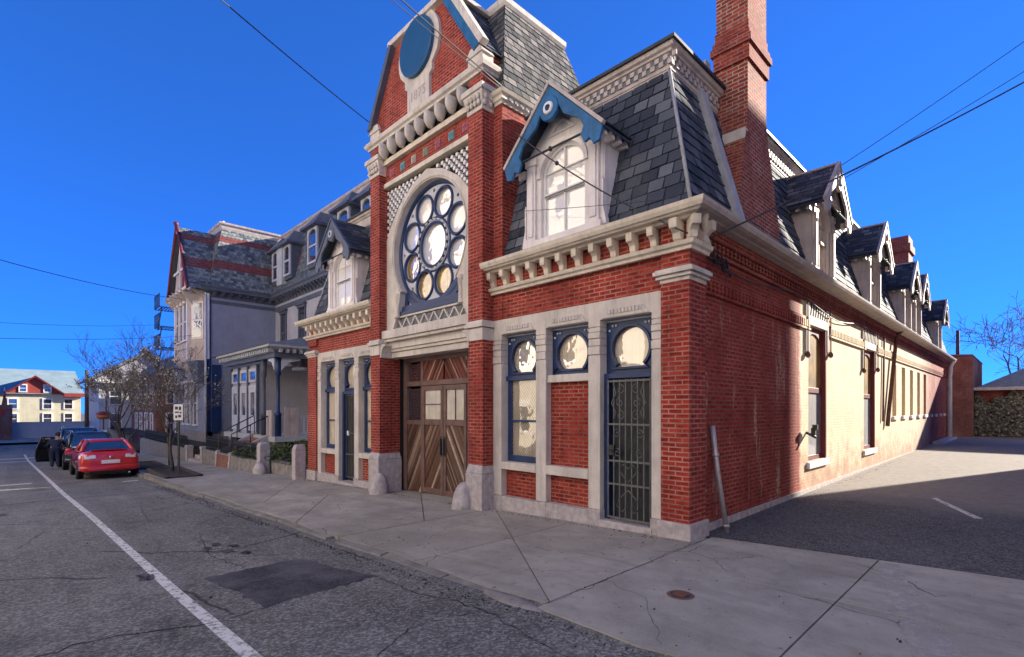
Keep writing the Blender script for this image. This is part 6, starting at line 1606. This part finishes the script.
gw = MB(); gw.box(-68.9,-68.5,-7.6,.6,-1.5,.35); gw.box(-68.95,-68.45,-7.6,.6,.35,.47)
single(gw, 'low_wall', M['clap_pale'], 'long grey-blue low wall closing the view at the end of the street', 'wall', (-68.7,-3,-1.3))
gw = MB()
for i, y in enumerate((-6.0,-3.4,-1.0)):
    pass
ph = thing('pedimented_house', (-62,3,-1.3), 'grey house with a pediment and tall chimney behind the bare trees', 'house')
m = MB(); m.box(-70,-60,-.9,6.5,-1.6,4.6); build(m, 'wall', M['clap_pale'], ph)
m = MB(); m.prism([(-1.3,4.6),(6.9,4.6),(2.8,7.3)], lambda a,c,d: (d,a,c), -70,-59.6); build(m, 'pediment', M['clap_grey'], ph)
m = MB()
for s in (-1,1): m.hexa([(-59.2,2.8+s*4.6,4.4),(-70,2.8+s*4.6,4.4),(-70,2.8,7.4),(-59.2,2.8,7.4)],[(-59.2,2.8+s*4.6,4.65),(-70,2.8+s*4.6,4.65),(-70,2.8,7.7),(-59.2,2.8,7.7)])
build(m, 'roof', M['roof_grey'], ph)
m = MB(); m.box(-59.95,-59.5,-1.2,6.8,4.35,4.62); build(m, 'cornice', M['white'], ph)
for y in (.4,2.2,4.2):
    for z0 in (-.2,2.3): fwin(ph,-60,y,z0,z0+1.5,.85)
bh = thing('brick_row_house', (-48,4,-1.3), 'red brick house with white window frames half hidden by the budding trees', 'house')
m = MB(); m.box(-58,-46,1.4,9,-1.6,4.6); build(m, 'wall', M['brick_far'], bh)
m = MB(); m.hexa([(-58.3,1.1,4.6),(-45.7,1.1,4.6),(-45.7,9,4.6),(-58.3,9,4.6)],[(-57,3.5,6.6),(-47,3.5,6.6),(-47,6.5,6.6),(-57,6.5,6.6)]); build(m, 'roof', M['roof_grey'], bh)
for y in (2.6,4.3):
    for z0 in (-.1,2.3): fwin(bh,-46,y,z0,z0+1.5,.85)
for x in (-55,-52.5,-50,-47.5):
    for z0 in (-.1,2.3): fwin(bh,x,1.4,z0,z0+1.5,.85,'y')
gh = thing('grey_gable_house', (-40.5,4,-1.28), 'plain grey clapboard house between the brick house and the big Victorian', 'house')
m = MB(); m.box(-45,-37.2,2.4,9,-1.6,4.9); build(m, 'wall', M['clap_grey'], gh)
m = MB(); m.hexa([(-45.3,2.0,4.9),(-36.9,2.0,4.9),(-36.9,9,4.9),(-45.3,9,4.9)],[(-45.3,5,7.4),(-36.9,5,7.4),(-36.9,6,7.4),(-45.3,6,7.4)]); build(m, 'roof', M['roof_grey'], gh)
for x in (-43.5,-41,-38.5):
    for z0 in (.0,2.7): fwin(gh,x,2.4,z0,z0+1.5,.85,'y')
# utility poles
def upole(x, y, z, h, label, arm=True):
    t = thing('utility_pole', (x,y,z), label, 'utility pole'); m = MB(); m.tube([(x,y,z-.3),(x,y,z+h)], [.16,.11], 8); build(m, 'shaft', M['bark'], t)
    if arm:
        m = MB(); m.box(x-.06,x+.06,y-1.0,y+1.0,z+h-.6,z+h-.46); build(m, 'crossarm', M['bark'], t)
        m = MB()
        for yy in (-.9,-.5,.5,.9): m.lathe([(.0,0),(.05,.02),(.03,.06),(.05,.1),(0,.13)], (x,y+yy,z+h-.46), n=8)
        build(m, 'insulators', M['white'], t)
upole(-49.5,-2.6,-1.28,6.2,'thin wooden utility pole beyond the parked cars down the street',False)
upole(-1.0,-12.9,0,8.6,'wooden utility pole across the street from the carriage house')
upole(-.8,46,.25,7.7,'utility pole behind the end of the brick building in the back lot',False)
# little domed orange-brown sign head on a post beyond the cars
t = thing('round_sign', (-37.0,-2.75,gz(-37)), 'domed orange-brown sign on a thin post beyond the parked cars', 'sign')
m = MB(); m.tube([(-37,-2.75,gz(-37)),(-37,-2.75,gz(-37)+2.6)], .035, 6); build(m, 'post', M['iron'], t)
m = MB(); m.lathe([(.0,2.35),(.26,2.36),(.36,2.5),(.36,2.62),(.26,2.66),(0,2.70)], (-37,-2.75,gz(-37)), n=14); build(m, 'head', M['sign_orange'], t)
m = MB(); m.lathe([(.42,2.66),(.36,2.72),(.2,2.82),(0,2.86)], (-37,-2.75,gz(-37)), n=14); build(m, 'cap', M['maroon'], t)
# ------------------------------------------------------------------ back of the side lot
bw = MB(); bw.box(-1.2,.86,33.0,41.0,-.4,4.9); bw.hexa([(-1.2,32.95,4.9),(.9,32.95,4.9),(.9,41,4.9),(-1.2,41,4.9)],[(-1.2,33.05,5.1),(.85,33.05,4.98),(.85,41,4.98),(-1.2,41,5.1)])
single(bw, 'brick_lean_to', M['brick_far'], 'tall narrow dark brick outbuilding behind the end of the carriage house', 'building', (-.2,36,.2))
ga = thing('ivy_garage', (6,36,.2), 'low garage with a hipped grey roof and ivy-covered wall at the back of the lot', 'garage')
m = MB(); m.box(.87,12,34,42,-.3,3.05); build(m, 'wall', M['brick_dark'], ga)
m = MB(); m.hexa([(.88,33.5,3.0),(12.5,33.5,3.0),(12.5,42.5,3.0),(.88,42.5,3.0)],[(5.4,37.6,5.6),(9,37.6,5.6),(9,38.4,5.6),(5.4,38.4,5.6)]); build(m, 'roof', M['roof_grey'], ga)
m = MB(); m.box(.87,12.5,33.42,33.52,2.88,3.06); build(m, 'eaves_board', M['trim_tan'], ga)
rg = random.Random(9); iv = MB()
for i in range(7000):
    x = rg.uniform(.9,6.0); z = .05+2.6*rg.random()**.9
    if z > 2.35+.3*math.sin(x*3)+.15*math.sin(x*7.7): continue
    c = Vector((x,33.98-rg.random()*.22,z+.2)); u_ = Vector((rg.gauss(0,1),rg.gauss(0,.5),rg.gauss(0,1))).normalized(); v_ = u_.cross(Vector((0,1,0)+Vector((rg.gauss(0,.3),0,rg.gauss(0,.3))) if False else (rg.gauss(0,.3),1,rg.gauss(0,.3)))).normalized(); s_ = rg.uniform(.05,.11)
    iv.face([c-u_*s_, c+v_*s_*.7, c+u_*s_, c-v_*s_*.7], rnd=rg.random())
o = build(iv, 'ivy', M['ivy'], None, recalc=False); o['kind'] = 'stuff'
m = MB(); rg = random.Random(2)
m.box(-.05,.35,24.5,31,.05,.26); single(m, 'lot_kerb', M['granite'], 'weathered stone kerb at the foot of the far end of the brick side wall', 'kerb', (.1,27.5,.1), bevel=.03)
m = MB(); m.tube([(.14,.86,-.05),(.02,.80,.9),(-.035,.76,1.55)], .038, 8)
m.lathe([(.052,0),(.052,.04)], (.125,.855,.06), n=10); m.lathe([(.05,0),(.05,.04)], (.0,.79,1.1), n=10)
single(m, 'vent_pipe', M['galv'], 'pale grey metal pipe leaning against the brick side wall near the corner', 'pipe', (.14,.86,0))
# buildings outside the frame: across the street (sunlit) and along the lot (its shadow falls on the side wall)
def block(x0, x1, y0, y1, h, mat, label, face, fl=4):
    z = gz((x0+x1)/2); t = thing('apartment_building', ((x0+x1)/2,(y0+y1)/2,z), label, 'building'); m = MB(); m.box(x0,x1,y0,y1,z-.5,z+h); build(m, 'wall', M[mat], t)
    m = MB(); m.box(x0-.3,x1+.3,y0-.3,y1+.3,z+h,z+h+.5); build(m, 'cornice', M['cream'], t)
    n = max(2, int(((x1-x0) if face == 'y' else (y1-y0))/3)); q = MB(); fr = MB()
    for i in range(n):
        for k2 in range(fl):
            z0 = z+1+k2*(h-1)/fl
            if face == 'y':
                a = x0+(i+.5)*(x1-x0)/n; q.box(a-.5,a+.5,y1,y1+.02,z0,z0+1.7); fr.box(a-.62,a+.62,y1,y1+.12,z0-.15,z0-.0); fr.box(a-.62,a+.62,y1,y1+.12,z0+1.7,z0+1.9)
            else:
                a = y0+(i+.5)*(y1-y0)/n; q.box(x0-.02,x0,a-.5,a+.5,z0,z0+1.7); fr.box(x0-.12,x0,a-.62,a+.62,z0-.15,z0); fr.box(x0-.12,x0,a-.62,a+.62,z0+1.7,z0+1.9)
    build(fr, 'window_trim', M['white'], t); o = build(q, 'panes', M['pane_dark'], t); o['kind'] = 'stuff'; 
block(-10,11,-28,-15.8,19,'stucco','tall pale stucco apartment house straight across the street','y')
block(-31,-10.5,-28,-15.8,18,'stucco_buff','buff apartment house across the street from the porch','y')
block(-46,-31.5,-28,-15.8,13,'stucco','pale apartment house across the street from the far parked cars','y')
block(13.5,34,-28,-15.8,13,'stucco_buff','buff apartment house across the street, right of the driveway','y')
block(7.0,16,-1.5,25.85,14.9,'stucco','pale stucco apartment building along the right side of the lot','x')
block(3.9,14,44,50,9.2,'stucco_buff','low buff building behind the garage at the back of the lot','x',2)
# ------------------------------------------------------------------ overhead wires
def wire(a, c, sag, r, label, knob=None, group='overhead wires'):
    a, c = Vector(a), Vector(c); n = 24; pts = []
    for i in range(n+1):
        s_ = i/n; p_ = a.lerp(c, s_); p_.z -= sag*4*s_*(1-s_); pts.append(p_)
    m = MB(); m.tube(pts, r*.68, 5)
    if knob is not None:
        p_ = pts[int(knob*n)]; m.blob(p_, .035, 8, 6)
    return single(m, 'overhead_wire', M['wire'], label, 'wire', tuple(pts[0]), group)
wire((-8.32,-.32,8.98),(-1.0,-12.0,7.9),.25,.016,'overhead wire from the left foot of the tower gable out over the street')
wire((-3.74,-.06,7.92),(-1.0,-12.4,8.1),.25,.016,'overhead wire from the tower corner beside its slate roof, crossing the round blue panel')
wire((-3.74,-.02,7.86),(-1.0,-13.0,8.15),.35,.010,'thin second wire from the tower corner running beside the thicker one')
wire((-3.0,-.42,6.6),(.06,-.2,4.15),.12,.016,'dark service cable with a knob from the dormer gable to the right eaves corner',.3)
wire((-3.3,-.12,5.4),(.0,-.36,4.6),.02,.007,'very thin wire stretched across the front dormer window')
wire((.02,.3,4.16),(7.0,12.8,12.1),.25,.020,'thick service wire from the eaves corner up to the right edge of the sky')
wire((-.6,7.6,7.4),(7.0,12.6,13.6),.15,.013,'uppermost thin wire in the sky above the side dormers')
wire((-.4,8.0,7.35),(7.0,13.4,12.9),.15,.013,'middle thin wire in the sky above the side dormers')
wire((-30.2,.1,8.0),(-13,-12.5,6.6),.5,.02,'overhead wire reaching the gabled bay of the big house from the left')
wire((-29.4,.4,5.9),(-16,-13,3.6),.35,.014,'lower thin wire reaching the big house from the left, nearest the roofs')
wire((-34.5,-.4,7.0),(-22,-12.9,4.9),.35,.012,'faint wire to the fire escape of the big house')
